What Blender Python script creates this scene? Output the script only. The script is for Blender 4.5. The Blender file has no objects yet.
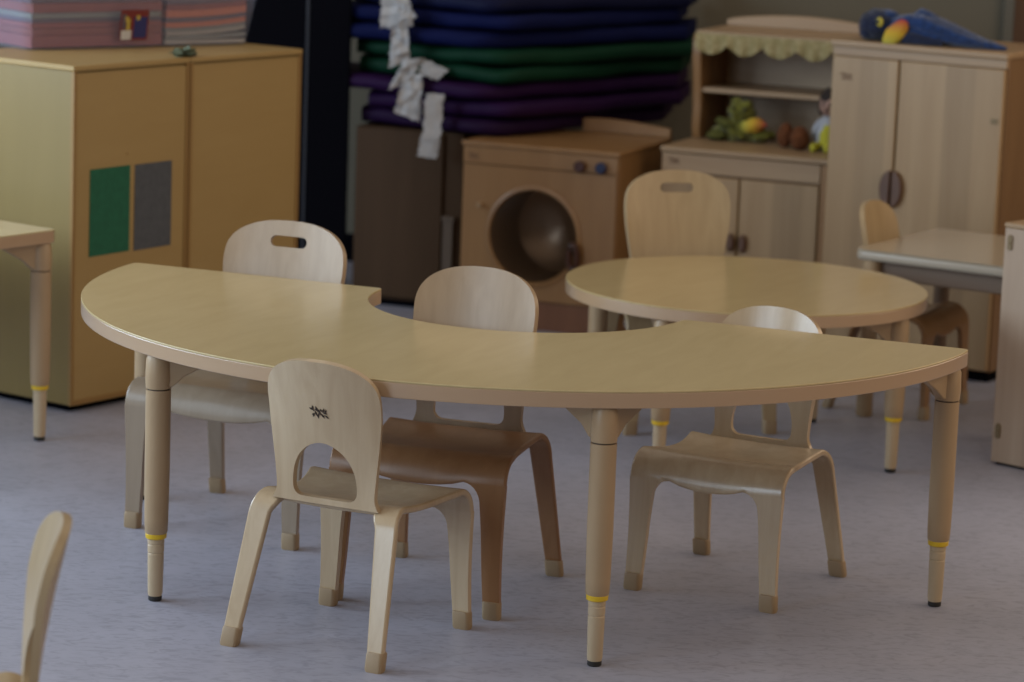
import bpy, math, random
from mathutils import Vector, Matrix, noise
random.seed(7)
PI = math.pi
C = bpy.context.scene.collection
sin, cos = math.sin, math.cos

# ------------------------------------------------------------------ materials
def new_mat(name):
    m = bpy.data.materials.new(name); m.use_nodes = True
    nt = m.node_tree
    return m, nt, nt.nodes['Principled BSDF']

def plain(name, col, rough=.5, spec=.5, metal=0., noise_amt=0., nscale=20., bump=0., trans=0., alpha=1., sheen=0.):
    m, nt, b = new_mat(name)
    b.inputs['Base Color'].default_value = (*col, 1)
    b.inputs['Roughness'].default_value = rough
    b.inputs['Specular IOR Level'].default_value = spec
    b.inputs['Metallic'].default_value = metal
    b.inputs['Transmission Weight'].default_value = trans
    b.inputs['Alpha'].default_value = alpha
    b.inputs['Sheen Weight'].default_value = sheen
    if noise_amt or bump:
        tc = nt.nodes.new('ShaderNodeTexCoord'); n = nt.nodes.new('ShaderNodeTexNoise')
        n.inputs['Scale'].default_value = nscale; n.inputs['Detail'].default_value = 5
        nt.links.new(tc.outputs['Object'], n.inputs['Vector'])
        if noise_amt:
            r = nt.nodes.new('ShaderNodeValToRGB')
            r.color_ramp.elements[0].position = .3; r.color_ramp.elements[1].position = .7
            r.color_ramp.elements[0].color = (*[c*(1-noise_amt) for c in col], 1)
            r.color_ramp.elements[1].color = (*[min(1, c*(1+noise_amt)) for c in col], 1)
            nt.links.new(n.outputs['Fac'], r.inputs['Fac']); nt.links.new(r.outputs['Color'], b.inputs['Base Color'])
        if bump:
            bp = nt.nodes.new('ShaderNodeBump'); bp.inputs['Strength'].default_value = bump; bp.inputs['Distance'].default_value = .01
            nt.links.new(n.outputs['Fac'], bp.inputs['Height']); nt.links.new(bp.outputs['Normal'], b.inputs['Normal'])
    return m

def wood(name, c1, c2, stretch=(30, 30, 2.2), rough=.38, streak=.35, knots=False, boards=None, coat=0.):
    """grain: noise stretched along one axis; boards=(axis, width) adds glued-up planks of varied tone"""
    m, nt, b = new_mat(name)
    L = nt.links.new
    tc = nt.nodes.new('ShaderNodeTexCoord'); mp = nt.nodes.new('ShaderNodeMapping')
    mp.inputs['Scale'].default_value = stretch
    L(tc.outputs['Object'], mp.inputs['Vector'])
    n = nt.nodes.new('ShaderNodeTexNoise'); n.inputs['Scale'].default_value = 1; n.inputs['Detail'].default_value = 6
    n.inputs['Roughness'].default_value = .6; n.inputs['Distortion'].default_value = .6
    L(mp.outputs['Vector'], n.inputs['Vector'])
    r = nt.nodes.new('ShaderNodeValToRGB')
    r.color_ramp.elements[0].position = .5-streak*.6; r.color_ramp.elements[1].position = .5+streak*.6
    r.color_ramp.elements[0].color = (*c2, 1); r.color_ramp.elements[1].color = (*c1, 1)
    L(n.outputs['Fac'], r.inputs['Fac'])
    out = r.outputs['Color']
    if boards:
        ax, w = boards
        sp = nt.nodes.new('ShaderNodeSeparateXYZ'); L(tc.outputs['Object'], sp.inputs[0])
        dv = nt.nodes.new('ShaderNodeMath'); dv.operation = 'DIVIDE'; dv.inputs[1].default_value = w
        L(sp.outputs[ax], dv.inputs[0])
        fl = nt.nodes.new('ShaderNodeMath'); fl.operation = 'FLOOR'; L(dv.outputs[0], fl.inputs[0])
        wn = nt.nodes.new('ShaderNodeTexWhiteNoise'); wn.noise_dimensions = '1D'; L(fl.outputs[0], wn.inputs['W'])
        mr = nt.nodes.new('ShaderNodeMapRange'); mr.inputs['To Min'].default_value = .88; mr.inputs['To Max'].default_value = 1.08
        L(wn.outputs['Value'], mr.inputs['Value'])
        hv = nt.nodes.new('ShaderNodeHueSaturation'); L(mr.outputs[0], hv.inputs['Value']); L(out, hv.inputs['Color'])
        out = hv.outputs['Color']
    L(out, b.inputs['Base Color'])
    b.inputs['Roughness'].default_value = rough
    b.inputs['Coat Weight'].default_value = coat; b.inputs['Coat Roughness'].default_value = .2
    return m

M = {}
M['laminate'] = wood('maple_laminate', (.56,.44,.235), (.49,.38,.195), (22, 5, 8), rough=.22, streak=.5)
M['laminate2'] = wood('maple_laminate_warm', (.53,.40,.20), (.46,.34,.165), (22, 5, 8), rough=.20, streak=.5)
M['band'] = plain('tan_edge_band', (.47,.31,.18), .24)
M['tan'] = plain('tan_leg_paint', (.41,.283,.16), .42, noise_amt=.04, nscale=8)
M['insert'] = plain('pale_leg_insert', (.50,.38,.24), .4)
bb = M['band'].node_tree.nodes['Principled BSDF']; bb.inputs['Coat Weight'].default_value = 1; bb.inputs['Coat IOR'].default_value = 1.75; bb.inputs['Coat Roughness'].default_value = .3
M['yellow'] = plain('yellow_ring_plastic', (.72,.47,.02), .4)
M['rubber'] = plain('black_rubber', (.02,.017,.015), .6)
M['seam'] = plain('dark_seam', (.10,.07,.045), .6)
M['ply'] = wood('pale_plywood', (.55,.42,.27), (.45,.325,.195), (34, 34, 2.4), rough=.24, streak=.42, coat=.3)
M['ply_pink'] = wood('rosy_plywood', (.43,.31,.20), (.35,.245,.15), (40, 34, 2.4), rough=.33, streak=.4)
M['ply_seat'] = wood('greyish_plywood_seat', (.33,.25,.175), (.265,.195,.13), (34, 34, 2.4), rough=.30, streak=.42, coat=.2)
M['ply_brown_shaded'] = wood('shaded_brown_plywood', (.35,.185,.085), (.265,.13,.055), (34, 34, 2.4), rough=.34, streak=.45)  # redder wood, with shade and warm reflections under the table put into the colour
M['ply_honey'] = wood('honey_plywood', (.44,.325,.185), (.355,.25,.135), (40, 34, 2.2), rough=.36, streak=.42)
M['cap'] = plain('tan_rubber_cap', (.33,.23,.13), .55)
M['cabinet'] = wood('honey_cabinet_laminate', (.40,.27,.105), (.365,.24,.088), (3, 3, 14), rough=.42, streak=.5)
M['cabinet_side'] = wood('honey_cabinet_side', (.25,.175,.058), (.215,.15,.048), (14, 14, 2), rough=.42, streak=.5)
M['cabinet_edge'] = plain('orange_cabinet_edging', (.29,.165,.05), .45)
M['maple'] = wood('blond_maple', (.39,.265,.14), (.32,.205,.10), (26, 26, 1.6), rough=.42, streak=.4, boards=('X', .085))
M['maple_pale'] = wood('pale_pink_maple', (.46,.345,.25), (.39,.28,.195), (26, 26, 1.6), rough=.42, streak=.4, boards=('X', .085))
M['maple_h'] = wood('blond_maple_rail', (.39,.265,.15), (.32,.205,.11), (3, 26, 26), rough=.42, streak=.4)
M['maple_warm'] = wood('warm_maple', (.305,.165,.064), (.25,.128,.047), (24, 24, 2), rough=.4, streak=.4)
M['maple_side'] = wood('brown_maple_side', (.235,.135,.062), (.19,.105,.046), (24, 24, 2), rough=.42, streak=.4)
M['maple_dark'] = wood('red_brown_maple', (.20,.085,.04), (.16,.065,.03), (24, 24, 2), rough=.45, streak=.4)  # reddish brown wood of the washer's kick board
M['walnut'] = plain('walnut_handle', (.11,.055,.032), .4, noise_amt=.15)
M['dark_handle'] = plain('dark_red_brown_handle', (.055,.018,.008), .35)
M['darkwood'] = wood('dark_brown_veneer', (.075,.042,.022), (.055,.030,.015), (20, 20, 1.5), rough=.5, streak=.5)
M['darkwood2'] = plain('brown_handle_board', (.10,.065,.04), .5)
M['stamp'] = plain('brown_ink_stamp', (.035,.02,.012), .7)
M['stamp_soft'] = plain('burnt_brown_stamp', (.13,.065,.03), .7)
M['black'] = plain('black_laminate', (.003,.003,.005), .9, spec=.05)
M['black_edge'] = plain('grey_metal_edge', (.06,.065,.08), .45, metal=.5)
M['wall'] = plain('olive_grey_paint', (.145,.13,.095), .8, noise_amt=.03, nscale=3)
M['wall_l'] = plain('pale_wall_paint', (.42,.42,.40), .85)
M['wall_d'] = plain('warm_wall_paint', (.30,.22,.15), .85)
M['doorwood'] = wood('brown_door_wood', (.10,.045,.018), (.075,.033,.013), (20, 20, 2), rough=.5)
M['trim'] = plain('grey_door_casing', (.125,.118,.095), .6)
M['white'] = plain('white_window_frame', (.7,.7,.7), .5)
M['felt_green'] = plain('green_felt_sheet', (.015,.12,.062), .9, noise_amt=.12, nscale=60)
M['felt_grey'] = plain('grey_felt_sheet', (.085,.09,.10), .9, noise_amt=.12, nscale=60)
M['mat_blue'] = plain('navy_vinyl', (.003,.006,.048), .75, noise_amt=.1, nscale=6, bump=.12, spec=.12)
M['mat_navy'] = plain('deep_navy_vinyl', (.004,.006,.032), .6, noise_amt=.1, nscale=6, bump=.12, spec=.12)
M['mat_green'] = plain('dark_green_vinyl', (.004,.034,.017), .6, noise_amt=.1, nscale=6, bump=.12, spec=.12)
M['mat_purple'] = plain('purple_vinyl', (.022,.005,.040), .6, noise_amt=.1, nscale=6, bump=.12, spec=.12)
M['mat_plum'] = plain('plum_vinyl', (.017,.005,.031), .6, noise_amt=.1, nscale=6, bump=.12, spec=.12)
M['paper'] = plain('white_tissue_paper', (.45,.45,.46), .8, noise_amt=.08, nscale=40)
M['tub'] = plain('clear_tub_plastic', (.50,.55,.75), .22, alpha=.08)
M['p_red'] = plain('faded_red_card', (.20,.055,.045), .6, noise_amt=.05)
M['p_pink'] = plain('dusty_pink_card', (.22,.06,.055), .6)
M['p_orange'] = plain('salmon_card', (.42,.13,.07), .6)
M['p_grey'] = plain('grey_card', (.17,.17,.16), .6)
M['p_dark'] = plain('dark_card', (.10,.07,.09), .6)
M['p_white'] = plain('white_card', (.33,.30,.27), .6)
M['lb_blue'] = plain('label_blue', (.015,.02,.12), .5)
M['lb_yellow'] = plain('label_yellow', (.45,.33,.05), .5)
M['lb_red'] = plain('label_red', (.16,.015,.012), .5)
M['lb_white'] = plain('label_white', (.55,.53,.50), .5)
M['scrap'] = plain('grey_green_foil', (.10,.12,.07), .45, metal=.3, noise_amt=.3, nscale=90)
M['knob_red'] = plain('red_brown_knob', (.05,.010,.006), .4)
M['knob_blue'] = plain('blue_knob', (.006,.012,.055), .4)
M['drum'] = plain('brushed_drum_metal', (.17,.105,.06), .28, metal=.45)
M['window_plastic'] = plain('clear_door_plastic', (.25,.16,.10), .3, spec=.2, alpha=.06)
M['plush_blue'] = plain('blue_plush', (.004,.028,.115), .95, noise_amt=.45, nscale=70, bump=.8, sheen=.3)
M['plush_navy'] = plain('navy_plush', (.004,.010,.038), .95, noise_amt=.3, nscale=70, bump=.8, sheen=.2)
M['plush_green'] = plain('olive_green_plush', (.135,.13,.014), .95, noise_amt=.5, nscale=60, bump=.8, sheen=.2)
M['plush_dkgreen'] = plain('moss_plush', (.085,.085,.014), .95, noise_amt=.4, nscale=60, bump=.8)
M['fuzzy_brown'] = plain('rust_brown_plush', (.13,.04,.010), .95, noise_amt=.3, nscale=90, bump=.8)
M['eye_yellow'] = plain('yellow_felt', (.5,.42,.05), .7)
M['eye_black'] = plain('black_bead', (.01,.01,.01), .2)
M['skin'] = plain('doll_skin', (.34,.20,.15), .6)
M['hair'] = plain('doll_hair', (.02,.012,.01), .8)
M['shirt'] = plain('white_doll_cloth', (.38,.40,.44), .8)
M['apron'] = plain('yellow_doll_cloth', (.45,.42,.03), .8)
M['bag'] = plain('clear_bag_plastic', (.6,.62,.65), .2, alpha=.35)
M['orange'] = plain('orange_plastic', (.55,.25,.04), .5)
M['sq_top'] = plain('cream_table_laminate', (.40,.33,.235), .18)
M['sq_edge'] = plain('grey_rounded_edge', (.42,.36,.28), .24)
M['brownleg'] = plain('brown_table_post', (.16,.10,.06), .5)
M['brass'] = plain('brass_catch', (.20,.14,.07), .5, metal=.3)

for k in ('darkwood',): M[k].node_tree.nodes['Principled BSDF'].inputs['Specular IOR Level'].default_value = .12
def beak_mat(name):
    m, nt, b = new_mat(name); L = nt.links.new
    tc = nt.nodes.new('ShaderNodeTexCoord'); sp = nt.nodes.new('ShaderNodeSeparateXYZ')
    L(tc.outputs['Generated'], sp.inputs[0])
    r = nt.nodes.new('ShaderNodeValToRGB'); e = r.color_ramp.elements
    e[0].position = .1; e[0].color = (.42,.40,.06,1); e[1].position = .95; e[1].color = (.42,.06,.04,1)
    k = e.new(.5); k.color = (.60,.38,.03,1)
    L(sp.outputs['Z'], r.inputs[0]); L(r.outputs[0], b.inputs['Base Color']); b.inputs['Roughness'].default_value = .9
    return m
M['beak'] = beak_mat('red_to_yellow_plush')
def beak2():
    m = beak_mat('yellow_to_red_plush')
    nt = m.node_tree
    sp = [n for n in nt.nodes if n.type == 'SEPXYZ'][0]; r = [n for n in nt.nodes if n.type == 'VALTORGB'][0]
    nt.links.new(sp.outputs['X'], r.inputs[0]); return m
M['beak_side'] = beak2()

def lace_mat():
    m, nt, b = new_mat('yellow_green_lace'); L = nt.links.new
    tc = nt.nodes.new('ShaderNodeTexCoord'); n = nt.nodes.new('ShaderNodeTexVoronoi'); n.inputs['Scale'].default_value = 60
    L(tc.outputs['Object'], n.inputs['Vector'])
    r = nt.nodes.new('ShaderNodeValToRGB'); r.color_ramp.elements[0].color = (.42,.34,.18,1); r.color_ramp.elements[1].color = (.29,.235,.105,1)
    r.color_ramp.elements[1].position = .6
    L(n.outputs['Distance'], r.inputs[0]); L(r.outputs[0], b.inputs['Base Color']); b.inputs['Roughness'].default_value = .9
    return m
M['lace'] = lace_mat()

def floor_mat():
    m, nt, b = new_mat('mottled_blue_grey_vinyl'); L = nt.links.new
    tc = nt.nodes.new('ShaderNodeTexCoord')
    n1 = nt.nodes.new('ShaderNodeTexNoise'); n1.inputs['Scale'].default_value = 2.2; n1.inputs['Detail'].default_value = 8; n1.inputs['Roughness'].default_value = .62
    n2 = nt.nodes.new('ShaderNodeTexNoise'); n2.inputs['Scale'].default_value = 26; n2.inputs['Detail'].default_value = 6; n2.inputs['Distortion'].default_value = 1.6
    mp = nt.nodes.new('ShaderNodeMapping'); mp.inputs['Rotation'].default_value = (0, 0, .5); mp.inputs['Scale'].default_value = (1, 2.2, 1)
    L(tc.outputs['Object'], n1.inputs['Vector']); L(tc.outputs['Object'], mp.inputs['Vector']); L(mp.outputs[0], n2.inputs['Vector'])
    r1 = nt.nodes.new('ShaderNodeValToRGB'); r1.color_ramp.elements[0].position = .32; r1.color_ramp.elements[1].position = .68
    r1.color_ramp.elements[0].color = (.315,.315,.378,1); r1.color_ramp.elements[1].color = (.39,.39,.468,1)
    r2 = nt.nodes.new('ShaderNodeValToRGB'); r2.color_ramp.elements[0].position = .33; r2.color_ramp.elements[1].position = .52
    r2.color_ramp.elements[0].color = (.70,.70,.72,1); r2.color_ramp.elements[1].color = (1,1,1,1)
    L(n1.outputs['Fac'], r1.inputs[0]); L(n2.outputs['Fac'], r2.inputs[0])
    mx = nt.nodes.new('ShaderNodeMix'); mx.data_type = 'RGBA'; mx.blend_type = 'MULTIPLY'; mx.inputs['Factor'].default_value = .75
    L(r1.outputs[0], mx.inputs['A']); L(r2.outputs[0], mx.inputs['B'])
    L(mx.outputs['Result'], b.inputs['Base Color'])
    b.inputs['Roughness'].default_value = .42
    return m
M['floor'] = floor_mat()

# ------------------------------------------------------------------ mesh helpers
class MB:
    def __init__(s): s.v = []; s.f = []; s.mi = []; s.cur = 0
    def add(s, vs, fs, mat=None):
        o = len(s.v); s.v += [tuple(v) for v in vs]
        for f in fs: s.f.append(tuple(i+o for i in f)); s.mi.append(s.cur if mat is None else mat)
        return s
    def box(s, x0, x1, y0, y1, z0, z1, T=None):
        vs = [Vector((x, y, z)) for z in (z0, z1) for y in (y0, y1) for x in (x0, x1)]
        if T is not None: vs = [T @ v for v in vs]
        return s.add(vs, [(0,2,3,1), (4,5,7,6), (0,1,5,4), (2,6,7,3), (0,4,6,2), (1,3,7,5)])
    def prism(s, pts, z0, z1, T=None):
        """pts: 2-D outline, counter-clockwise"""
        n = len(pts)
        vs = [Vector((x, y, z0)) for x, y in pts]+[Vector((x, y, z1)) for x, y in pts]
        if T is not None: vs = [T @ v for v in vs]
        fs = [tuple(range(n-1, -1, -1)), tuple(range(n, 2*n))]+[(i, (i+1) % n, n+(i+1) % n, n+i) for i in range(n)]
        return s.add(vs, fs)
    def lathe(s, prof, n=32, T=None, caps=True):
        vs = []; fs = []
        for r, z in prof:
            for k in range(n):
                a = 2*PI*k/n; vs.append(Vector((r*cos(a), r*sin(a), z)))
        for j in range(len(prof)-1):
            for k in range(n):
                a = j*n+k; b = j*n+(k+1) % n; fs.append((a, b, b+n, a+n))
        if caps:
            fs.append(tuple(range(n-1, -1, -1))); fs.append(tuple((len(prof)-1)*n+k for k in range(n)))
        if T is not None: vs = [T @ v for v in vs]
        return s.add(vs, fs)
    def blob(s, c, r, n=20, m=12, T=None, jitter=0., seed=0):
        """ellipsoid"""
        vs = []; fs = []
        for j in range(m+1):
            th = PI*j/m
            for k in range(n):
                a = 2*PI*k/n
                d = Vector((sin(th)*cos(a), sin(th)*sin(a), -cos(th)))
                q = 1+jitter*noise.noise(d*2.3+Vector((seed*3.1, 0, 0)))
                v = Vector((d.x*r[0]*q, d.y*r[1]*q, d.z*r[2]*q))
                if T is not None: v = T @ v
                vs.append(v+Vector(c))
        for j in range(m):
            for k in range(n):
                a = j*n+k; b = j*n+(k+1) % n; fs.append((a, b, b+n, a+n))
        return s.add(vs, fs)
    def tube(s, pts, rad, n=10):
        """rad: number or list"""
        P = [Vector(p) for p in pts]; R = rad if isinstance(rad, (list, tuple)) else [rad]*len(P)
        vs = []; fs = []
        up = Vector((0, 0, 1))
        for i, p in enumerate(P):
            d = (P[min(i+1, len(P)-1)]-P[max(i-1, 0)]).normalized()
            u = d.cross(up) if abs(d.dot(up)) < .95 else d.cross(Vector((1, 0, 0)))
            u.normalize(); w = u.cross(d)
            for k in range(n):
                a = 2*PI*k/n; vs.append(p+(u*cos(a)+w*sin(a))*R[i])
        for j in range(len(P)-1):
            for k in range(n):
                a = j*n+k; b = j*n+(k+1) % n; fs.append((a, b, b+n, a+n))
        fs.append(tuple(range(n-1, -1, -1))); fs.append(tuple((len(P)-1)*n+k for k in range(n)))
        return s.add(vs, fs)
    def build(s, name, mats, parent=None, bevel=0., smooth=True, angle=35, seg=2, weights=None):
        me = bpy.data.meshes.new(name); me.from_pydata(s.v, [], s.f)
        if not isinstance(mats, (list, tuple)): mats = [mats]
        for m in mats: me.materials.append(m)
        for p, i in zip(me.polygons, s.mi): p.material_index = i
        import bmesh
        bm = bmesh.new(); bm.from_mesh(me)
        bmesh.ops.remove_doubles(bm, verts=bm.verts, dist=1e-6)
        bmesh.ops.recalc_face_normals(bm, faces=bm.faces); bm.to_mesh(me); bm.free()
        if smooth:
            me.polygons.foreach_set('use_smooth', [True]*len(me.polygons))
            me.set_sharp_from_angle(angle=math.radians(angle))
        me.update()
        o = bpy.data.objects.new(name, me); C.objects.link(o)
        if parent is not None: o.parent = parent
        if bevel:
            b = o.modifiers.new('bevel', 'BEVEL'); b.width = bevel; b.segments = seg; b.limit_method = 'ANGLE'
            b.angle_limit = math.radians(40); b.harden_normals = False
        return o

def tag(o, label=None, cat=None, group=None, kind=None):
    if label: o['label'] = label
    if cat: o['category'] = cat
    if group: o['group'] = group
    if kind: o['kind'] = kind
    return o
def thing(name, label, cat, loc=(0, 0, 0), rz=0., group=None):
    o = bpy.data.objects.new(name, None); C.objects.link(o)
    o.empty_display_size = .05
    o.location = loc; o.rotation_euler = (0, 0, rz)
    return tag(o, label, cat, group)
def struct(name, mb, mat, **k):
    return tag(mb.build(name, mat, **k), kind='structure')
def fillet(pts, radii, n=6):
    """round the corners of a closed 2-D outline"""
    out = []; N = len(pts)
    for i, p in enumerate(pts):
        r = radii.get(i, 0)
        if not r: out.append(p); continue
        a = Vector(pts[i-1])-Vector(p); b = Vector(pts[(i+1) % N])-Vector(p)
        a.normalize(); b.normalize()
        ang = a.angle(b); t = r/math.tan(ang/2)
        pa = Vector(p)+a*t; pb = Vector(p)+b*t
        c = Vector(p)+(a+b).normalized()*(r/sin(ang/2))
        for k in range(n+1):
            q = pa.lerp(pb, k/n)-c; q = q.normalized()*r+c; out.append((q.x, q.y))
    return out
def rot2(v, a): return (v[0]*cos(a)-v[1]*sin(a), v[0]*sin(a)+v[1]*cos(a))
def rect(x0, x1, y0, y1): return [(x0, y0), (x1, y0), (x1, y1), (x0, y1)]

# flat plate in the local XZ plane, thickness along Y (front = -y), with optional holes cut as column gaps
TXZ = lambda y: Matrix(((1,0,0,0), (0,0,-1,y), (0,1,0,0), (0,0,0,1)))   # maps (x, y2, t) -> (x, y - t, y2)

def sprig(name, parent, mat, T, s=1.):
    """small stamped mark: two crossed leafy sprigs"""
    mb = MB()
    def stroke(a, b, w):
        a = Vector((*a, 0)); b = Vector((*b, 0)); d = (b-a); n = Vector((-d.y, d.x, 0)).normalized()*w
        pts = [a, a+d*.35+n, b, a+d*.35-n]
        pts = [(p.x*s, p.y*s) for p in pts][::-1]
        mb.prism(pts, 0, .0006, T)
    for (x, y), (u, v), w in [((-9,3),(-4,1),.9), ((-6,5.5),(-5,0),.9), ((-4,1),(-1,-5),.9), ((-7,-3),(-3,-1),.8), ((-3,5),(-1,0),.9),
                              ((-4,2),(1,1),.8), ((-1,3),(2,-3),1.), ((0,0),(-1,-6),.8), ((1,3),(4,0),.9), ((2,-1),(5,-5),.9),
                              ((5,4),(4,-1),.9), ((4,0),(8,-1),.9), ((6,-2),(9,-5),.9), ((7,3),(6,-1),.8), ((3,-4),(6,-2),.8), ((-6,-5),(-4,-1),.8)]:
        stroke((x*.001, y*.001), (u*.001, v*.001), w*.001)
    return mb.build(name, mat, parent, smooth=False)

# ------------------------------------------------------------------ chairs
def sheet(cells_rows, thick, mapf):
    """cells_rows: list of rows, each a list of (x) column positions + keep mask for the cells to the next row."""
    pass

def thicken(V, N, F, t):
    """surface (verts, normals, faces) -> closed slab"""
    used = sorted({i for f in F for i in f}); mp = {i: k for k, i in enumerate(used)}
    n = len(used)
    vs = [V[i]+N[i]*(t/2) for i in used]+[V[i]-N[i]*(t/2) for i in used]
    fs = []; edges = {}
    for f in F:
        g = [mp[i] for i in f]
        fs.append(tuple(g)); fs.append(tuple(n+i for i in reversed(g)))
        for a, b in zip(g, g[1:]+g[:1]):
            edges[(a, b)] = 1
    for a, b in edges:
        if (b, a) not in edges: fs.append((b, a, n+a, n+b))
    return vs, fs

def surf_normals(V, F):
    N = [Vector((0, 0, 0)) for _ in V]
    for f in F:
        a, b, c = V[f[0]], V[f[1]], V[f[2]]
        n = (b-a).cross(c-a)
        if len(f) == 4: n = n+(c-a).cross(V[f[3]]-a)
        for i in f: N[i] += n
    for i, n in enumerate(N):
        if n.length > 0: n.normalize()
    return N

def make_chair(label, loc, rz, size='small', slot=False, mats=('ply', 'ply'), stamp=True, group=None):
    S = {'small': (.277, .537, .290, .300, .348, .228), 'roomy': (.300, .604, .352, .352, .380, .272), 'tiny': (.262, .522, .27, .28, .27, .215), 'medium': (.308, .612, .322, .330, .372, .255), 'large': (.308, .617, .364, .354, .380, .284)}[size]
    H, HT, WF, WR, D, BW = S
    root = thing('classroom_chair', label, 'chair', loc, rz, 'bentwood chairs around the tables')
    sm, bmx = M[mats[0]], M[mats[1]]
    t = .013
    # centre-line profile in (y, z): front foot -> up -> over the seat -> down to the rear foot
    yf = D/2-.004; yr = -D/2+.004
    zs = H-t/2
    prof = []
    r1 = .045
    ytop = yf-.007
    for k in range(13): prof.append((yf+(ytop-yf)*k/12, .006+(zs-r1-.006)*k/12))
    for k in range(1, 9):
        a = (PI/2)*k/8; prof.append((ytop-r1*(1-cos(a)), zs-r1+r1*sin(a)))
    i_seat0 = len(prof)-1
    y0 = prof[-1][0]
    r2 = .042
    yrt = yr+.062                     # where the rear legs leave the seat
    y1 = yrt+r2
    for k in range(1, 11):
        u = k/10; prof.append((y0+(y1-y0)*u, zs-.010*sin(PI*u)))
    i_seat1 = len(prof)-1
    dang = math.atan2(yrt-yr, zs-.03)   # splay
    aend = PI/2-dang*1.0
    for k in range(1, 9):
        a = aend*k/8; prof.append((y1-r2*sin(a), zs-r2+r2*cos(a)))
    ye, ze = prof[-1]
    for k in range(1, 13): prof.append((ye+(yr-ye)*k/12, ze+(.006-ze)*k/12))
    n = len(prof)
    # outer / inner half widths along the profile
    hs_f, hs_r = WF/2+(.013 if size != 'large' else .020), WR/2-.006   # seat half width at its front and rear corners
    ia = 12                             # front: apron starts here (row index)
    ib = i_seat1+3                      # rear: gap between the legs starts here
    rows = []
    for i, (y, z) in enumerate(prof):
        if i <= 12:
            u = i/12; xo = (WF/2+.016)*(1-u)+(hs_f+.004)*u
            xo = xo-.003*sin(PI*u)
        elif i <= i_seat0: xo = hs_f+.004
        elif i <= i_seat1:
            u = (i-i_seat0)/(i_seat1-i_seat0); xo = (hs_f+.004)*(1-u)+hs_r*u-.014*sin(PI*u)
        else:
            u = (i-i_seat1)/(n-1-i_seat1); xo = hs_r*(1-u)+(WR/2+.017)*u
        lw_f = .032+(.012)*min(1, i/10)
        if i < ia:
            xi = xo-lw_f-.004*max(0, (i-6)/4)**2
        elif i <= i_seat1: xi = 0
        else: xi = 0
        rows.append([xo, xi, i])
    # front apron bottom corners: fast narrowing just under the apron
    extra = []
    W0 = rows[ia-1][1]
    R = []                              # (y, z, xo, xi, zone)
    for i in range(n):
        y, z = prof[i]; xo = rows[i][0]
        if i < ia:
            if i > ia-2: continue
            R.append((y, z, xo, rows[i][1], 'F'))
            if i == ia-2:
                W0 = rows[i][1]
                ya, za = prof[i]; yb, zb = prof[ia]
                for k in range(1, 8):
                    a = (PI/2)*k/7; u = sin(a)
                    R.append((ya+(yb-ya)*u, za+(zb-za)*u, xo+(rows[ia][0]-xo)*u, W0-.034*(1-cos(a)), 'F'))
                R.append(None)
        elif i <= ib:
            pass
    R = [r for r in R if r is not None]
    arch_f = R[-1]
    iF = len(R)-1
    gap0 = .104 if size in ('medium', 'large', 'roomy') else .096
    for i in range(ia+1, ib+1):
        y, z = prof[i]; u = (i-ia)/(ib-ia)
        R.append((y, z, rows[i][0], arch_f[3]*(1-u)+(gap0-.0)*u, 'S'))
    iR = len(R)-1
    for i in range(ib+1, n):
        y, z = prof[i]; u = (i-ib)/(n-1-ib)
        xo = rows[i][0]; w = (xo-gap0) if u < .0 else None
        lw = .032+(.017)*(1-u)
        xi = max(xo-lw, 0) if u > .25 else (gap0*(1-u/.25)+(xo-lw)*(u/.25))
        R.append((y, z, xo, xi, 'R'))
    nc = 5; nm = 8
    V = []; idx = []
    for (y, z, xo, xi, zn) in R:
        row = []
        for k in range(nc+1): row.append(-xo+(xo-xi)*k/nc)
        for k in range(1, nm): row.append(-xi+2*xi*k/nm)
        for k in range(nc+1): row.append(xi+(xo-xi)*k/nc)
        base = len(V)
        for x in row:
            dz = 0
            if zn == 'S': dz = -.004*(1-(x/xo)**2)
            if len(idx) == iF and abs(x) <= xi: dz = -.013*(1-(x/xi)**2)**.8
            if iF < len(idx) <= iF+3 and abs(x) <= xi: dz += -.009*(1-(x/xi)**2)*(1-(len(idx)-iF)/4)
            V.append(Vector((x, y, z+dz)))
        idx.append([base+k for k in range(len(row))])
    cols = len(idx[0])-1
    seatF = []; legs = {('F', 0): [], ('F', 1): [], ('R', 0): [], ('R', 1): []}
    allF = []
    for j in range(len(R)-1):
        for c in range(cols):
            f = (idx[j][c], idx[j][c+1], idx[j+1][c+1], idx[j+1][c])
            mid = nc <= c < nc+nm
            if j < iF:
                if mid: continue
                legs[('F', 0 if c < nc else 1)].append(f)
            elif j < iR: seatF.append(f)
            else:
                if mid: continue
                legs[('R', 0 if c < nc else 1)].append(f)
            allF.append(f)
    N = surf_normals(V, allF)
    # which boundary edges are real rims (for bevelling) -> count over the whole sheet
    cnt = {}
    for f in allF:
        for a, b in zip(f, f[1:]+f[:1]): cnt[frozenset((a, b))] = cnt.get(frozenset((a, b)), 0)+1
    def slab(name, F, mat, parent):
        used = sorted({i for f in F for i in f}); mp = {i: k for k, i in enumerate(used)}; m = len(used)
        # arc rim: the edge is built rounded, three rows of vertices
        rimE = []; cutE = []
        loc_cnt = {}
        for f in F:
            for a, b in zip(f, f[1:]+f[:1]): loc_cnt[(a, b)] = 1
        vs = [V[i]+N[i]*(t/2) for i in used]+[V[i]-N[i]*(t/2) for i in used]
        fs = []
        for f in F:
            g = [mp[i] for i in f]; fs.append(tuple(g)); fs.append(tuple(m+i for i in reversed(g)))
        for (a, b) in loc_cnt:
            if (b, a) in loc_cnt: continue
            if cnt[frozenset((a, b))] == 1: rimE.append((a, b))
            else: cutE.append((a, b))
            fs.append((mp[b], mp[a], m+mp[a], m+mp[b]))
        me = bpy.data.meshes.new(name); me.from_pydata(vs, [], fs); me.materials.append(mat)
        me.polygons.foreach_set('use_smooth', [True]*len(me.polygons))
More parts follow.
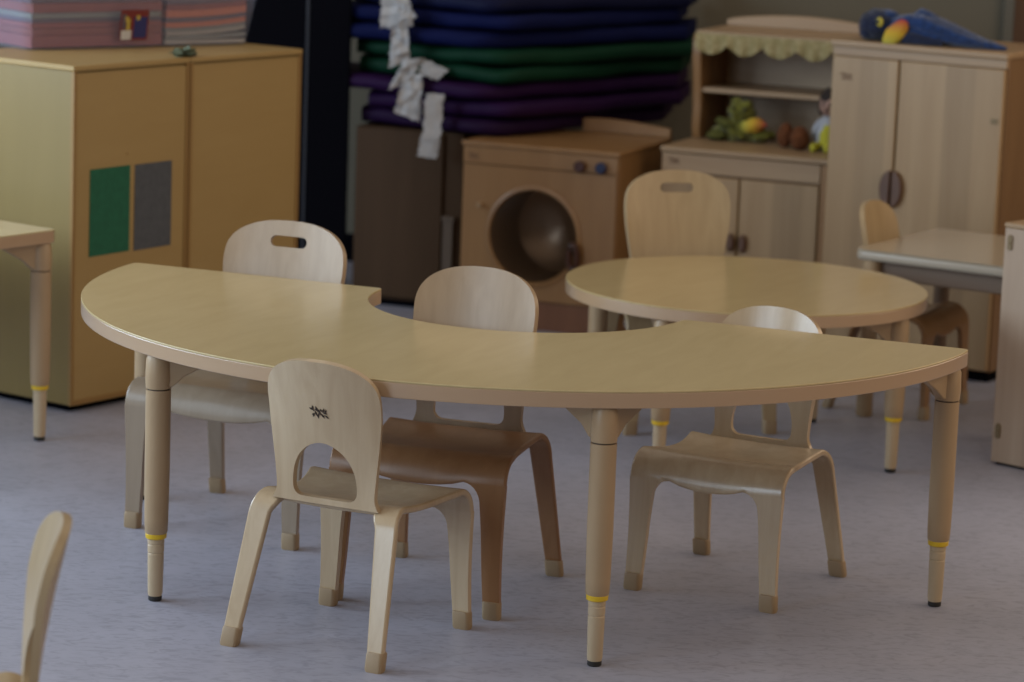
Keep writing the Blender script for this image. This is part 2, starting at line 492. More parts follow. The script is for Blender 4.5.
        at = me.attributes.new('bevel_weight_edge', 'FLOAT', 'EDGE')
        rs = set()
        for a, b in rimE:
            rs.add(frozenset((mp[a], mp[b]))); rs.add(frozenset((m+mp[a], m+mp[b])))
        for e in me.edges:
            at.data[e.index].value = 1. if frozenset(e.vertices) in rs else 0.
        me.set_sharp_from_angle(angle=math.radians(60))
        o = bpy.data.objects.new(name, me); C.objects.link(o); o.parent = parent
        b = o.modifiers.new('bevel', 'BEVEL'); b.width = .004; b.segments = 3; b.limit_method = 'WEIGHT'
        return o
    seat = slab('seat', seatF, sm, root)
    for (w, sd), F in legs.items():
        lg = slab('leg', F, sm, root)
        j = 0 if w == 'F' else len(R)-1
        y, z, xo, xi, _ = R[j]; xc = (xo+xi)/2*(-1 if sd == 0 else 1)
        hw = (xo-xi)/2+.0014
        j2 = 2 if w == 'F' else len(R)-3
        dy = (R[j2][0]-y)/(R[j2][1]-z); dx = ((R[j2][2]+R[j2][3])/2-(xo+xi)/2)/(R[j2][1]-z)*(-1 if sd == 0 else 1)
        mb = MB(); hc = .034; ht = t/2+.0055
        lv = []
        for zz, g in ((0., .92), (.004, 1.0), (hc-.003, 1.0), (hc, .93)):
            cx = xc+dx*zz*.6; cy = y+dy*zz
            o2 = fillet(rect(cx-hw*g, cx+hw*g, cy-ht*g, cy+ht*g), {0: .007, 1: .007, 2: .007, 3: .007}, 3)
            lv.append([(px, py, zz) for px, py in o2])
        k = len(lv[0]); vs = [p for l in lv for p in l]
        fs = [tuple(range(k-1, -1, -1)), tuple(range(3*k, 4*k))]
        for a in range(3):
            for q in range(k): fs.append((a*k+q, a*k+(q+1) % k, (a+1)*k+(q+1) % k, (a+1)*k+q))
        mb.add(vs, fs); mb.build('foot_cap', M['cap'], lg, angle=30)
    # screw heads under the rear corner bends
    # ---------------- backrest: a curved panel with an arched opening above the seat
    zb = H-.009; hb = HT-zb
    wB = .100 if size in ('small', 'tiny') else .108       # half width at the waist
    wT = BW/2                                     # half width at the top
    oz0, oz1 = H+.002, H+{'small': .108, 'tiny': .09, 'medium': .115, 'large': .085, 'roomy': .085}[size]
    ow = wB-.034
    zr0 = HT-(.078 if size in ('small', 'tiny') else .088)
    def outer(z):
        if z >= zr0:
            q = min(1, (z-zr0)/(HT-zr0)); return wT*max(0., 1-q**2.7)**(1/2.35)
        u = (z-zb)/(zr0-zb)
        w = wB+(wT-wB)*(u*u*(3-2*u))
        if u < .14: w += .010*(1-u/.14)**2
        return w
    zsamp = [(zb+(oz0-zb)*k/4, 'full') for k in range(4)]
    NA = 14
    ho = oz1-oz0
    hole_rows = []
    rc = .018
    for k in range(NA+1):                         # opening: rounded lower corners, arched top
        u = k/NA; u = .5-.5*cos(PI*u); z = oz0+ho*u
        zz = z-oz0
        if zz < rc: w = ow-rc+math.sqrt(max(0, rc*rc-(rc-zz)**2))
        else:
            q = (zz-rc)/(ho-rc); w = ow*max(0., 1-q**2.4)**.55
        hole_rows.append((z, max(w, .002)))
    sl = None
    if slot:
        sz = HT-.044; sh = .0115; sw = .043
        sl = []
        for k in range(11):
            a = -PI/2+PI*k/10; sl.append((sz+sh*sin(a), sw-sh+sh*cos(a)))
    Z = []
    for z, _ in zsamp: Z.append((z, None))
    for z, w in hole_rows: Z.append((z, w))
    zc = oz1; zend = HT
    a0 = sl[0][0] if sl else None
    def span(za, zb_, m):
        return [(za+(zb_-za)*k/m, None) for k in range(1, m+1)]
    if sl:
        Z += span(oz1, sl[0][0]-.002, 8)
        Z += [(z, w) for z, w in sl]
        zc = sl[-1][0]
    else:
        Z += span(oz1, zr0, 6); zc = zr0
    last = []
    for k in range(1, 15):
        th = (PI/2)*k/14; last.append((zc+(HT-zc)*sin(th), None))
    last[-1] = (HT-.00035, None)
    Z += last
    ycen = lambda z: (yrt+r2*.0-.000)
    ybase = yrt+.013
    def ymap(x, z):
        u = (z-H)/(HT-H)
        y = ybase-.050*max(0, u)**1.25
        w = max(outer(min(z, zr0)), .05)
        y += .020*(max(0, min(1, u*1.6)))*(x/w)**2
        return y
    V2 = []; idx2 = []; ncb = 6; nmb = 10
    prevw = ow*.9
    knots = [(z, w) for z, w in Z]
    for q, (z, w) in enumerate(knots):
        wo = outer(z)
        if w is None:
            lo = [(abs(z-z2), w2) for z2, w2 in knots if w2 is not None]
            # blend the column position between neighbouring openings
            near = min(lo)
            g = min(1, near[0]/.045); g = g*g*(3-2*g)
            wi = min(near[1]*(1-g)+wo*.45*g, wo*.9)
        else: wi = w
        wi = min(wi, wo*.93)
        row = [-wo+(wo-wi)*k/ncb for k in range(ncb+1)]+[-wi+2*wi*k/nmb for k in range(1, nmb)]+[wi+(wo-wi)*k/ncb for k in range(ncb+1)]
        b0 = len(V2)
        for x in row: V2.append(Vector((x, ymap(x, z), z)))
        idx2.append([b0+k for k in range(len(row))])
    F2 = []
    cc = len(idx2[0])-1
    for j in range(len(knots)-1):
        hole = knots[j][1] is not None and knots[j+1][1] is not None
        for c in range(cc):
            if hole and ncb <= c < ncb+nmb: continue
            F2.append((idx2[j][c], idx2[j][c+1], idx2[j+1][c+1], idx2[j+1][c]))
    N2 = surf_normals(V2, F2)
    vs, fs = thicken(V2, N2, F2, .0125)
    mb = MB(); mb.add(vs, fs)
    bk = mb.build('backrest', bmx, root, angle=50)
    bv = bk.modifiers.new('bevel', 'BEVEL'); bv.width = .0042; bv.segments = 3; bv.limit_method = 'ANGLE'; bv.angle_limit = math.radians(50)
    if stamp:
        z0 = H+(HT-H)*.635
        y = ymap(0, z0)-.0068
        tilt = math.atan2(ymap(0, z0+.01)-ymap(0, z0-.01), .02)
        T = Matrix.Translation((.0, y, z0)) @ Matrix.Rotation(-tilt, 4, 'X') @ Matrix(((1,0,0,0), (0,0,-1,0), (0,1,0,0), (0,0,0,1)))
        s = sprig('stamped_mark', bk, M['stamp'], T, 2.15); s['label'] = 'small dark leafy stamp'
    return root

def facing(dx, dy): return math.atan2(-dx, dy)      # rotation that turns local +y to (dx, dy)

make_chair('pale plywood chair with a dark leafy stamp, on the near side of the table',
           (-.2785, 5.526, 0), facing(.156, .3085), 'small')
make_chair('rosy plywood chair with a slotted hand hold, behind the left end of the crescent table',
           (-.5345, 6.398, 0), facing(-.144, -.358), 'large', slot=True, mats=('ply_seat', 'ply_pink'), stamp=False)
make_chair('shaded brown-seated chair with a pale backrest in the inner curve of the crescent table',
           (-.113, 5.907, 0), facing(-.32, -.947), 'medium', mats=('ply_brown_shaded', 'ply_pink'), stamp=False)
make_chair('low pale plywood chair tucked under the right half of the crescent table',
           (.462, 6.027, 0), facing(-.1555, -.2965), 'small', stamp=False)
make_chair('honey plywood chair with a slotted hand hold, behind the round table',
           (.428, 7.622, 0), facing(.20, -.963), 'roomy', slot=True, mats=('ply_honey', 'ply_honey'), stamp=False)
make_chair('small honey plywood chair at the grey-edged table, before the tall cupboard',
           (.996, 7.900, 0), facing(.876, -.48), 'tiny', mats=('maple_warm', 'ply_honey'), stamp=False)
make_chair('plywood chair seen edge-on in the near left corner, cut by the frame',
           (-.745, 4.15, 0), facing(-.975, -.20), 'small', mats=('ply_honey', 'ply_honey'), stamp=False)

# ------------------------------------------------------------------ tables
def table_leg(parent, x, y, htop, inward, zring=.129, rs=.0238):
    T = Matrix.Translation((x, y, 0))
    sea = htop-.066
    mb = MB(); mb.lathe([(rs-.0045, zring+.002), (rs-.0022, zring+.006), (rs-.0012, zring+.03), (rs, zring+.12), (rs, sea-.0015)], 28, T)
    mb.lathe([(rs, sea+.0015), (rs+.0015, sea+.02), (rs, htop-.010), (rs-.004, htop)], 28, T)
    leg = mb.build('leg', M['tan'], parent)
    mb = MB(); mb.lathe([(rs-.0025, sea-.003), (rs-.0025, sea+.003)], 28, T); mb.build('seam', M['seam'], leg)
    mb = MB(); mb.lathe([(rs-.007, zring-.008), (rs-.004, zring-.006), (rs-.0035, zring+.002), (rs-.007, zring+.006)], 28, T)
    mb.build('height_ring', M['yellow'], leg)['label'] = 'yellow ring'
    mb = MB()
    mb.lathe([(.0130, .010), (.0142, .016), (.0155, zring-.037), (.0147, zring-.036), (.0147, zring-.034), (.0157, zring-.033),
              (.0158, zring-.020), (.0150, zring-.019), (.0150, zring-.017), (.0160, zring-.016), (.0160, zring)], 24, T)
    mb.build('height_insert', M['insert'], leg)
    mb = MB(); mb.lathe([(.0110, 0), (.0130, .002), (.0130, .012)], 20, T); mb.build('foot_glide', M['rubber'], leg)['label'] = 'black glide'
    # bracket: two wing plates running inward under the top
    mb = MB()
    for da in (-.80, .80):
        a = inward+da
        Tw = Matrix.Translation((x, y, 0)) @ Matrix.Rotation(a, 4, 'Z')
        pts = [(.015, htop), (.015, sea+.004), (.028, sea+.006), (.05, sea+.026), (.10, htop-.012), (.125, htop-.006), (.125, htop)]
        pts = [(p[0], p[1]) for p in pts]
        vs = []
        hw = .011
        for s in (-1, 1):
            for p in pts: vs.append(Tw @ Vector((p[0], s*hw*(1 if p[0] < .05 else .7), p[1])))
        k = len(pts)
        fs = [tuple(range(k-1, -1, -1)), tuple(range(k, 2*k))]+[(i, (i+1) % k, k+(i+1) % k, k+i) for i in range(k)]
        mb.add(vs, fs)
    # web between the wings
    Tw = Matrix.Translation((x, y, 0)) @ Matrix.Rotation(inward, 4, 'Z')
    mb.prism([(.0, -.02), (.09, -.088), (.10, 0), (.09, .088), (.0, .02)], htop-.010, htop, Tw)
    mb.build('mounting_bracket', M['tan'], leg, bevel=.003)
    return leg

def tabletop(parent, outline, z1, th, mat, band, lip=.004):
    mb = MB(); mb.prism(outline, z1-.004, z1)
    top = mb.build('tabletop', mat, parent, bevel=.0012, angle=30)
    mb = MB(); mb.prism(outline, z1-th, z1-.004)
    mb.build('edge_band', band, top, bevel=.0012, angle=30)
    return top

PHI = -.37986
t = thing('crescent_table', 'large crescent-shaped maple-topped table with tan legs, in the foreground', 'table', (.0348, 6.2583, 0), PHI)
R0, r0, oc = .914, .3285, .015
pts = []
def arc(cx, cy, r, a0, a1, n): return [(cx+r*cos(a0+(a1-a0)*k/n), cy+r*sin(a0+(a1-a0)*k/n)) for k in range(n+1)]
a_s = math.asin(-oc/R0)
outer_arc = arc(0, oc, R0, PI-a_s, 2*PI+a_s, 96)      # left end -> near side -> right end
inner_arc = arc(0, -.003, r0, 0+.009, -PI-.009, 44)    # right notch corner -> through the near side -> left notch corner
inner_arc = [(r0*cos(-PI*k/44), -.003+r0*sin(-PI*k/44)) for k in range(45)]
inner_arc[0] = (r0, 0); inner_arc[-1] = (-r0, 0)
outline = outer_arc+inner_arc
ro = fillet(outline, {}, 4)
# round the four corners explicitly
def round_path(P, corner_idx, r):
    out = []; N = len(P)
    for i, p in enumerate(P):
        if i in corner_idx:
            # walk r away along both neighbours
            def walk(step):
                j = i; left = r; cur = Vector(P[i])
                while True:
                    nx = Vector(P[(j+step) % N]); L = (nx-cur).length
                    if L >= left: return cur.lerp(nx, left/L), j
                    left -= L; cur = nx; j = j+step
            a, ja = walk(-1); b, jb = walk(1)
            c = Vector(p)
            while out and (Vector(out[-1])-c).length < r*1.001 and len(out) > 0: out.pop()
            for k in range(9):
                u = k/8; q = a*(1-u)**2+c*2*u*(1-u)+b*u*u; out.append((q.x, q.y))
            skip_until = (c, r)
        else:
            ok = True
            for ci in corner_idx:
                if (Vector(p)-Vector(P[ci])).length < r: ok = False
            if ok: out.append(p)
    return out
nO = len(outer_arc)
outline = round_path(outline, [0, nO-1, nO, len(outline)-1], .016)
tabletop(t, outline, .5077, .0315, M['laminate'], M['band'])
for a in (.0398, 1.0448, PI-1.0448, PI-.0398):
    x, y = .8837*cos(a), oc-.8837*sin(a)
    if a in (.0398,): y -= .012
    if a == PI-.0398: y -= .012; x += .017
    if a == PI-1.0448: x -= .004
    table_leg(t, x, y, .476, math.atan2(-.35-y, -x*.72) if abs(x) > .7 else math.atan2(-y-.35, -x*.4))

t = thing('round_table', 'round maple-topped table with pale left rim behind the crescent table', 'table', (.5498, 7.2986, 0), -.5419)
tabletop(t, [(.428*cos(2*PI*k/96), .428*sin(2*PI*k/96)) for k in range(96)], .398, .031, M['laminate2'], M['band'])
for k in range(4):
    a = k*PI/2; table_leg(t, .3985*cos(a), .3985*sin(a), .367, a+PI)

t = thing('rectangular_table', 'corner of a light table with a tan leg at the left frame edge', 'table', (-1.057, 7.10, 0), math.radians(-37+90))
# local: corner at the origin, top runs to -x,-y side (rotated)
o2 = fillet([(0, 0), (0, .62), (-.0, .62), (-.0, .62)], {}, 1)
Zt = .497
tabletop(t, fillet(rect(-.60, 0, 0, 1.0), {0: .012, 1: .012, 2: .012, 3: .012}, 4), Zt, .030, M['laminate'], M['band'])
for x, y in ((-.0245, .0245), (-.57, .030), (-.030, .97), (-.57, .97)):
    table_leg(t, x, y, Zt-.030, math.atan2(.5-y, -.3-x))

# light grey-edged table at the right
def pillow_top(parent, outline_r, z1, th):
    pass
ax = Vector((1.175-.851, 7.40-7.74, 0)); 
t = thing('rectangular_table', 'grey-edged cream table between the tall cupboard and the cut-off wooden unit at right', 'table', (.848, 7.74, 0), math.atan2(7.53-7.74, 1.18-.848))
L = .50; Wd = .50
ol = fillet([(0, 0), (L, 0), (L, Wd), (0, Wd)], {0: .028, 1: .028, 2: .028, 3: .028}, 6)
mb = MB(); mb.prism(ol, .428-.002, .428); 
mb2 = MB(); mb2.prism(ol, .428-.028, .428-.002)
o = mb2.build('edge_band', M['sq_edge'], None, bevel=.009, seg=4)
top = mb.build('tabletop', M['sq_top'], t, bevel=.0015)
o.parent = top
for x, y in ((.040, .030), (L-.035, .035), (.035, Wd-.035), (L-.035, Wd-.035)):
    mb = MB(); mb.lathe([(.018, 0), (.021, .006), (.021, .30), (.024, .400)], 20, Matrix.Translation((x, y, 0)))
    mb.build('leg', M['tan'] if x < .5 and y < .2 else M['brownleg'], t)
mb = MB(); mb.box(.05, L-.05, .035, .055, .352, .400); mb.box(.05, L-.05, Wd-.055, Wd-.035, .352, .400)
mb.build('apron', M['brownleg'], t, bevel=.003)

# ------------------------------------------------------------------ generic cabinet frame: origin = front-left floor corner, x along the front, y into depth
def frame_at(name, label, cat, p0, p1):
    a = math.atan2(p1[1]-p0[1], p1[0]-p0[0])
    return thing(name, label, cat, (p0[0], p0[1], 0), a), math.hypot(p1[0]-p0[0], p1[1]-p0[1])

def knob(parent, x, z, r, mat, y=0.):
    T = Matrix.Translation((x, y, z)) @ Matrix.Rotation(PI/2, 4, 'X')
    mb = MB(); mb.lathe([(r*.7, 0), (r*.7, .006), (r, .008), (r, .018), (r*.8, .022)], 24, T)
    return mb.build('knob', mat, parent)

# honey cabinets, backs towards us
def honey(label, p0, p1, depth, left_side=False):
    t, W = frame_at('storage_cabinet', label, 'cabinet', p0, p1); t['group'] = 'honey-coloured cabinets in a row'
    H = .845; e = .010
    mb = MB(); mb.box(0, W, .004, depth, .018, H-.014)
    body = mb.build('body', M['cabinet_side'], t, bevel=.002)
    mb = MB(); mb.box(e, W-e, -.0005, .006, .03, H-.02)
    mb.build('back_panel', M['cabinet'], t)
    mb = MB()
    mb.box(0, e, -.004, .006, .018, H-.014); mb.box(W-e, W, -.004, .006, .018, H-.014); mb.box(e, W-e, -.004, .006, .018, .030)
    mb.build('edge_trim', M['cabinet_edge'], t, bevel=.001)['label'] = 'orange edging'
    mb = MB(); mb.box(-.003, W+.0005, -.006, depth, H-.014, H)
    mb.build('top_board', M['cabinet'], t, bevel=.003)
    mb = MB(); mb.box(.02, W-.02, .02, depth-.02, 0, .018)
    mb.build('plinth', M['black'], t)
    return t, W
cA, wA = honey('honey-coloured cabinet carrying a green and a grey felt sheet, at left', (-1.068, 7.410), (-.8282, 7.740), .42)
cB, wB_ = honey('honey-coloured cabinet without felt sheets, beside the black panel', (-.8256, 7.7437), (-.5750, 8.0885), .42)
mb = MB()
for x, z in ((.19, .62), (.30, .18)):
    mb.lathe([(.003, 0), (.003, .001)], 10, Matrix.Translation((x, -.0005, z)) @ Matrix.Rotation(PI/2, 4, 'X'))
mb.build('screw_cover', M['cabinet_edge'], cA)

def felt(name, label, x0, x1, z0, z1, mat):
    a = cA.rotation_euler.z
    o = thing(name, label, 'felt sheet', (cA.location.x+x0*cos(a)+.0008*sin(a), cA.location.y+x0*sin(a)-.0008*cos(a), z0), a)
    mb = MB(); nx, nz = 8, 12
    ol = fillet([(0, 0), (x1-x0, .002), (x1-x0, z1-z0), (.001, z1-z0-.001)], {}, 1)
    mb.prism(ol, 0, .0015, Matrix(((1,0,0,0), (0,0,-1,0), (0,1,0,0), (0,0,0,1))))
    m = mb.build(name, mat, None, smooth=False)
    m.location = o.location; m.rotation_euler = o.rotation_euler
    for k in ('label', 'category'): m[k] = o[k]
    bpy.data.objects.remove(o)
    m.name = name; m['group'] = 'felt rectangles on the cabinet'
    return m
felt('felt_sheet', 'green felt rectangle stuck to the left honey cabinet', .060, .200, .378, .592, M['felt_green'])
felt('felt_sheet', 'grey felt rectangle stuck to the left honey cabinet', .217, .350, .378, .592, M['felt_grey'])

# clear tub with cards on the cabinets
def tub():
    t = thing('storage_tub', 'clear plastic tub full of pink and orange card on the honey cabinets', 'storage box', (-1.232, 7.743, .845), math.atan2(.42, .50)-.03)
    L_, D_, Hh = .66, .40, .150
    def ring(g, z): return [(-g, -g, z), (L_+g, -g, z), (L_+g, D_+g, z), (-g, D_+g, z)]
    def rr(g, z): return [(x, y, z) for x, y in fillet(rect(-g, L_+g, -g, D_+g), {0: .03, 1: .03, 2: .03, 3: .03}, 5)]
    lv = [rr(0, .0), rr(.024, Hh), rr(.040, Hh+.002), rr(.040, Hh-.012), rr(.037, Hh-.012), rr(.037, Hh-.001), rr(.021, Hh-.003), rr(-.003, .004)]
    k = len(lv[0]); vs = [p for l in lv for p in l]; fs = [tuple(range(k-1, -1, -1)), tuple(range(7*k, 8*k))]
    for a in range(7):
        for q in range(k): fs.append((a*k+q, a*k+(q+1) % k, (a+1)*k+(q+1) % k, (a+1)*k+q))
    mb = MB(); mb.add(vs, fs); mb.build('tub_shell', M['tub'], t, angle=40)
    mb = MB()   # sticker on the long side
    def st(x0, x1, z0, z1, m, d):
        g = lambda z: -.024*z/Hh-.0006-d
        vs = [(x0, g(z0), z0), (x1, g(z0), z0), (x1, g(z1), z1), (x0, g(z1), z1)]
        vs += [(x, y+.0004, z) for x, y, z in vs]
        mb.add(vs, [(0,1,2,3), (7,6,5,4), (0,4,5,1), (1,5,6,2), (2,6,7,3), (3,7,4,0)], m)
    X = .262
    st(X, X+.082, .020, .098, 0, 0); st(X+.040, X+.078, .026, .080, 1, .0008); st(X+.004, X+.034, .022, .046, 3, .0008)
    st(X+.018, X+.028, .046, .076, 2, .0009); st(X+.014, X+.022, .068, .082, 2, .0010); st(X+.046, X+.056, .072, .084, 2, .0011); st(X+.004, X+.016, .050, .088, 4, .0008)
    mb.build('sticker', [M['lb_red'], M['lb_blue'], M['lb_yellow'], M['lb_white'], M['p_dark']], t, smooth=False)
    a = t.rotation_euler.z; base = t.location
    # stacks of card inside: each stack of sheets is one thing
    def stack(label, x0, x1, y0, y1, layers, seed):
        rnd = random.Random(seed)
        o = thing('card_stack', label, 'card stack', (base.x+x0*cos(a)-y0*sin(a), base.y+x0*sin(a)+y0*cos(a), .850), a)
        z = 0
        for h, m, dx, sag in layers:
            mb = MB(); n = 14; vs = []
            for k in range(n+1):
                u = k/n; x = dx+(x1-x0-abs(dx))*u
                for y in (rnd.uniform(0, .004), y1-y0):
                    for q in (0, h): vs.append((x, y, z+q+sag*(u-.3)*u))
            fs = [(0,1,3,2), (4*n, 4*n+2, 4*n+3, 4*n+1)]
            for k in range(n):
                b = 4*k; fs += [(b, b+2, b+6, b+4), (b+1, b+5, b+7, b+3), (b, b+4, b+5, b+1), (b+2, b+3, b+7, b+6)]
            mb.add(vs, fs); mb.build('card', M[m], o, bevel=.001); z += h+.0008
    stack('pink and red card stack in the left part of the clear tub', .02, .40, .012, .36,
          [(.030, 'p_pink', 0, 0), (.018, 'p_red', .003, 0), (.012, 'p_pink', 0, 0), (.009, 'p_dark', .002, 0), (.014, 'p_grey', 0, 0), (.024, 'p_red', .004, 0), (.012, 'p_dark', 0, 0)], 1)
    stack('orange and grey fanned card stack in the right part of the clear tub', .41, .655, .012, .36,
          [(.010, 'p_white', 0, 0), (.012, 'p_grey', .002, .008), (.008, 'p_white', .004, .018), (.010, 'p_grey', 0, .018), (.012, 'p_orange', .002, .018), (.012, 'p_dark', .003, .018),
           (.018, 'p_orange', .005, .016), (.014, 'p_red', .007, .012), (.010, 'p_dark', .008, .008)], 2)
tub()
mb = MB(); 
for k in range(5):
    mb.blob((.012*k-.02, .006*sin(k*2.), .010+.003*cos(k*3)), (.014, .016, .009), 10, 7, jitter=1.2, seed=k)
o = mb.build('crumpled_foil', M['scrap'], None, angle=20); o.location = (-.842, 7.745, .845); o.rotation_euler = (0, 0, .9)
tag(o, 'crumpled grey-green scrap on top of the seam of the honey cabinets', 'scrap')

# black panel
t = thing('tall_partition', 'tall plain black panel between the honey cabinets and the stacked mats', 'partition', (-.90, 9.16, 0), -.06)
mb = MB(); mb.box(0, .265, 0, .03, 0, 1.85); mb.build('panel', M['black'], t, bevel=.002)
mb = MB(); mb.box(.265, .272, -.004, .034, 0, 1.85); mb.build('metal_edge', M['black_edge'], t, bevel=.001)
mb = MB(); mb.box(.272, .395, -.002, .030, 0, 1.85); mb.build('side_panel', M['black'], t, bevel=.002)

# dark cabinet under the mats
t, W = frame_at('low_cabinet', 'dark brown low cabinet under the stacked gym mats', 'cabinet', (-.485, 9.145), (-.165, 9.035))
Hd = .530
mb = MB(); mb.box(0, W, .012, .42, .02, Hd); mb.build('body', M['darkwood'], t, bevel=.003)
mb = MB(); mb.box(.004, W-.06, 0, .012, .03, Hd-.006); dr = mb.build('door', M['darkwood'], t, bevel=.002)
mb = MB(); mb.box(W-.052, W-.020, -.006, .012, .04, .27); mb.box(W-.056, W-.016, -.008, .012, .27, .285)
mb.build('handle_board', M['darkwood2'], dr, bevel=.002)
mb = MB(); mb.box(.02, W-.02, .03, .40, 0, .02); mb.build('plinth', M['black'], t)

# ------------------------------------------------------------------ gym mats: folded slabs, bent at the near corner
def gym_mat(z, h, mat, label, PL, PC, PR, dep=.34, seed=0, sag=0.):
    rnd = random.Random(seed)
    PL, PC, PR = Vector(PL), Vector(PC), Vector(PR)
    path = []
    n = 40
    for k in range(n+1):
        u = k/n
        # quadratic-like rounded corner
        if u < .44: p = PL.lerp(PC, u/.5)
        elif u > .56: p = PC.lerp(PR, (u-.5)/.5)
        else:
            a = PL.lerp(PC, .88); b = PC.lerp(PR, .12); w = (u-.44)/.12
            p = a*(1-w)**2+PC*2*w*(1-w)+b*w*w
        path.append(p)
    back = Vector((.14, 1, 0)).normalized()*dep
    vs = []; K = 10
    for k, p in enumerate(path):
        u = k/n
        dz = .0035*noise.noise(Vector((u*5, seed*1.7, 0)))+sag*max(0, 1-abs(u-.5)*4)+.006*noise.noise(Vector((u*10, seed*4.7, 3)))
        bul = .014*noise.noise(Vector((u*9, seed*2.2, 5)))
        for q in range(K+1):               # rounded front lip
            a = -PI/2+PI*q/K
            off = -cos(a)*h*.55+bul*cos(a)
            vs.append(Vector((p.x, p.y, 0))+Vector((0, 1, 0))*off+Vector((0, 0, z+dz+h/2+sin(a)*h/2*.97)))
        vs.append(Vector((p.x, p.y, z+dz+h*.985))+back); vs.append(Vector((p.x, p.y, z+dz+h*.015))+back)
    m = K+3; fs = [tuple(range(m-1, -1, -1)), tuple(n*m+q for q in range(m))]
    for k in range(n):
        for q in range(m): fs.append((k*m+q, k*m+(q+1) % m, (k+1)*m+(q+1) % m, (k+1)*m+q))
    cx = PC.x; cy = PC.y
    vs = [v-Vector((cx, cy, z)) for v in vs]
    mb = MB(); mb.add(vs, fs); o = mb.build('gym_mat', M[mat], None, bevel=.004, angle=50)
    o.location = (cx, cy, z)
    return tag(o, label, 'gym mat', 'gym mats piled on the dark cabinet')
mats = [  # bottom to top: height, material, label
    (.045, 'mat_plum', 'plum gym mat, bottommost of the pile', -.47, .44),
    (.046, 'mat_purple', 'purple gym mat, second from the bottom of the pile', -.45, .47),
    (.044, 'mat_purple', 'purple gym mat just below the two green mats', -.57, .49),
    (.044, 'mat_green', 'lower of the two green gym mats in the pile', -.48, .50),
    (.045, 'mat_green', 'upper of the two green gym mats in the pile', -.49, .51),
    (.046, 'mat_blue', 'blue gym mat lying directly on the upper green mat', -.60, .50),
    (.044, 'mat_blue', 'blue gym mat second above the green mats', -.54, .49),
    (.045, 'mat_navy', 'topmost navy gym mat, cut by the upper frame edge', -.50, .49),
]
z = Hd+.006
for i, (h, m, lb, xl, xr) in enumerate(mats):
    cx = -.065+.04*math.sin(i*2.3); cy = 8.965+.012*math.sin(i*3.1)
    gym_mat(z, h, m, lb, (xl, 9.215+.02*math.sin(i*5), 0), (cx, cy, 0), (xr+.02*math.sin(i*1.9), 9.55+.02*math.cos(i*2.), 0), seed=i+1)
    z += h+.0055

# ------------------------------------------------------------------ paper streamers hanging in front of the mats
def at_depth(px, py, Y):          # photograph measure -> place on the plane y = Y (used only to measure positions)
    F = 3117.6126; p = .1799549; r = .0371562; H = 1.56723
    Fv = Vector((0, cos(p), -sin(p))); U0 = Vector((0, sin(p), cos(p))); R0_ = Vector((1, 0, 0))
    Rv = R0_*cos(r)+U0*sin(r); Uv = -R0_*sin(r)+U0*cos(r)
    D = Rv*((px-512)/F)+Uv*((341-py)/F)+Fv
    return Vector((0, 0, H))+D*(Y/D.y)
def streamer(label, pts, Y, seed, fold=.010):
    P = [at_depth(x, y, Y) for x, y in pts]
    c = sum(P, Vector())/len(P)
    # quad patch grid between four corners: a, b (top), c, d (bottom)
    a, b, cc, d = P
    nx, ny = 7, 14; V = []; F = []
    for j in range(ny+1):
        for i in range(nx+1):
            u, v = i/nx, j/ny
            p = (a.lerp(b, u)).lerp(d.lerp(cc, u), v)
            q = noise.noise(Vector((u*2.5+seed*7, v*5, seed)))*fold*1.6+abs(noise.noise(Vector((u*4, v*9+seed, 2))))*fold
            p = p+Vector((noise.noise(Vector((v*7, seed, 1)))*.006, -q-.002, noise.noise(Vector((u*5, v*3, seed+4)))*.005))
            V.append(p-c)
    for j in range(ny):
        for i in range(nx):
            k = j*(nx+1)+i; F.append((k, k+1, k+nx+2, k+nx+1))
    N = surf_normals(V, F); vs, fs = thicken(V, N, F, .0012)
    mb = MB(); mb.add(vs, fs); o = mb.build('paper_streamer', M['paper'], None, angle=25)
    o.location = c
    return tag(o, label, 'paper strip', 'white tissue strips hanging by the gym mats')
streamer('wide crumpled white tissue at the top of the hanging chain', [(382,-14), (408,-14), (413,26), (380,28)], 9.02, 1)
streamer('pointed white tissue flap beside the top piece of the chain', [(400,2), (409,6), (417,16), (398,29)], 9.00, 2)
streamer('narrow crumpled white tissue second down the hanging chain', [(392,28), (408,26), (410,60), (389,68)], 9.02, 3)
streamer('slanted white tissue sheet in the middle of the hanging chain', [(404,60), (424,58), (409,82), (388,90)], 9.015, 4)
streamer('white tissue flap sticking out to the right of the chain', [(424,59), (449,70), (437,80), (418,73)], 9.02, 5, .004)
streamer('long white tissue tail at the lower end of the chain', [(404,76), (423,74), (420,122), (394,112)], 9.01, 6)
st7 = streamer('separate straight white tissue strip hanging lowest', [(426,93), (444,94), (440,142), (422,140)], 8.985, 7, .003)
st8 = streamer('x', [(420,138), (440,139), (437,159), (418,156)], 8.99, 8, .003)

for k in ('label', 'category', 'group'): del st8[k]
st8.name = 'strip_end'; st8.parent = st7; st8.location = st8.location-st7.location

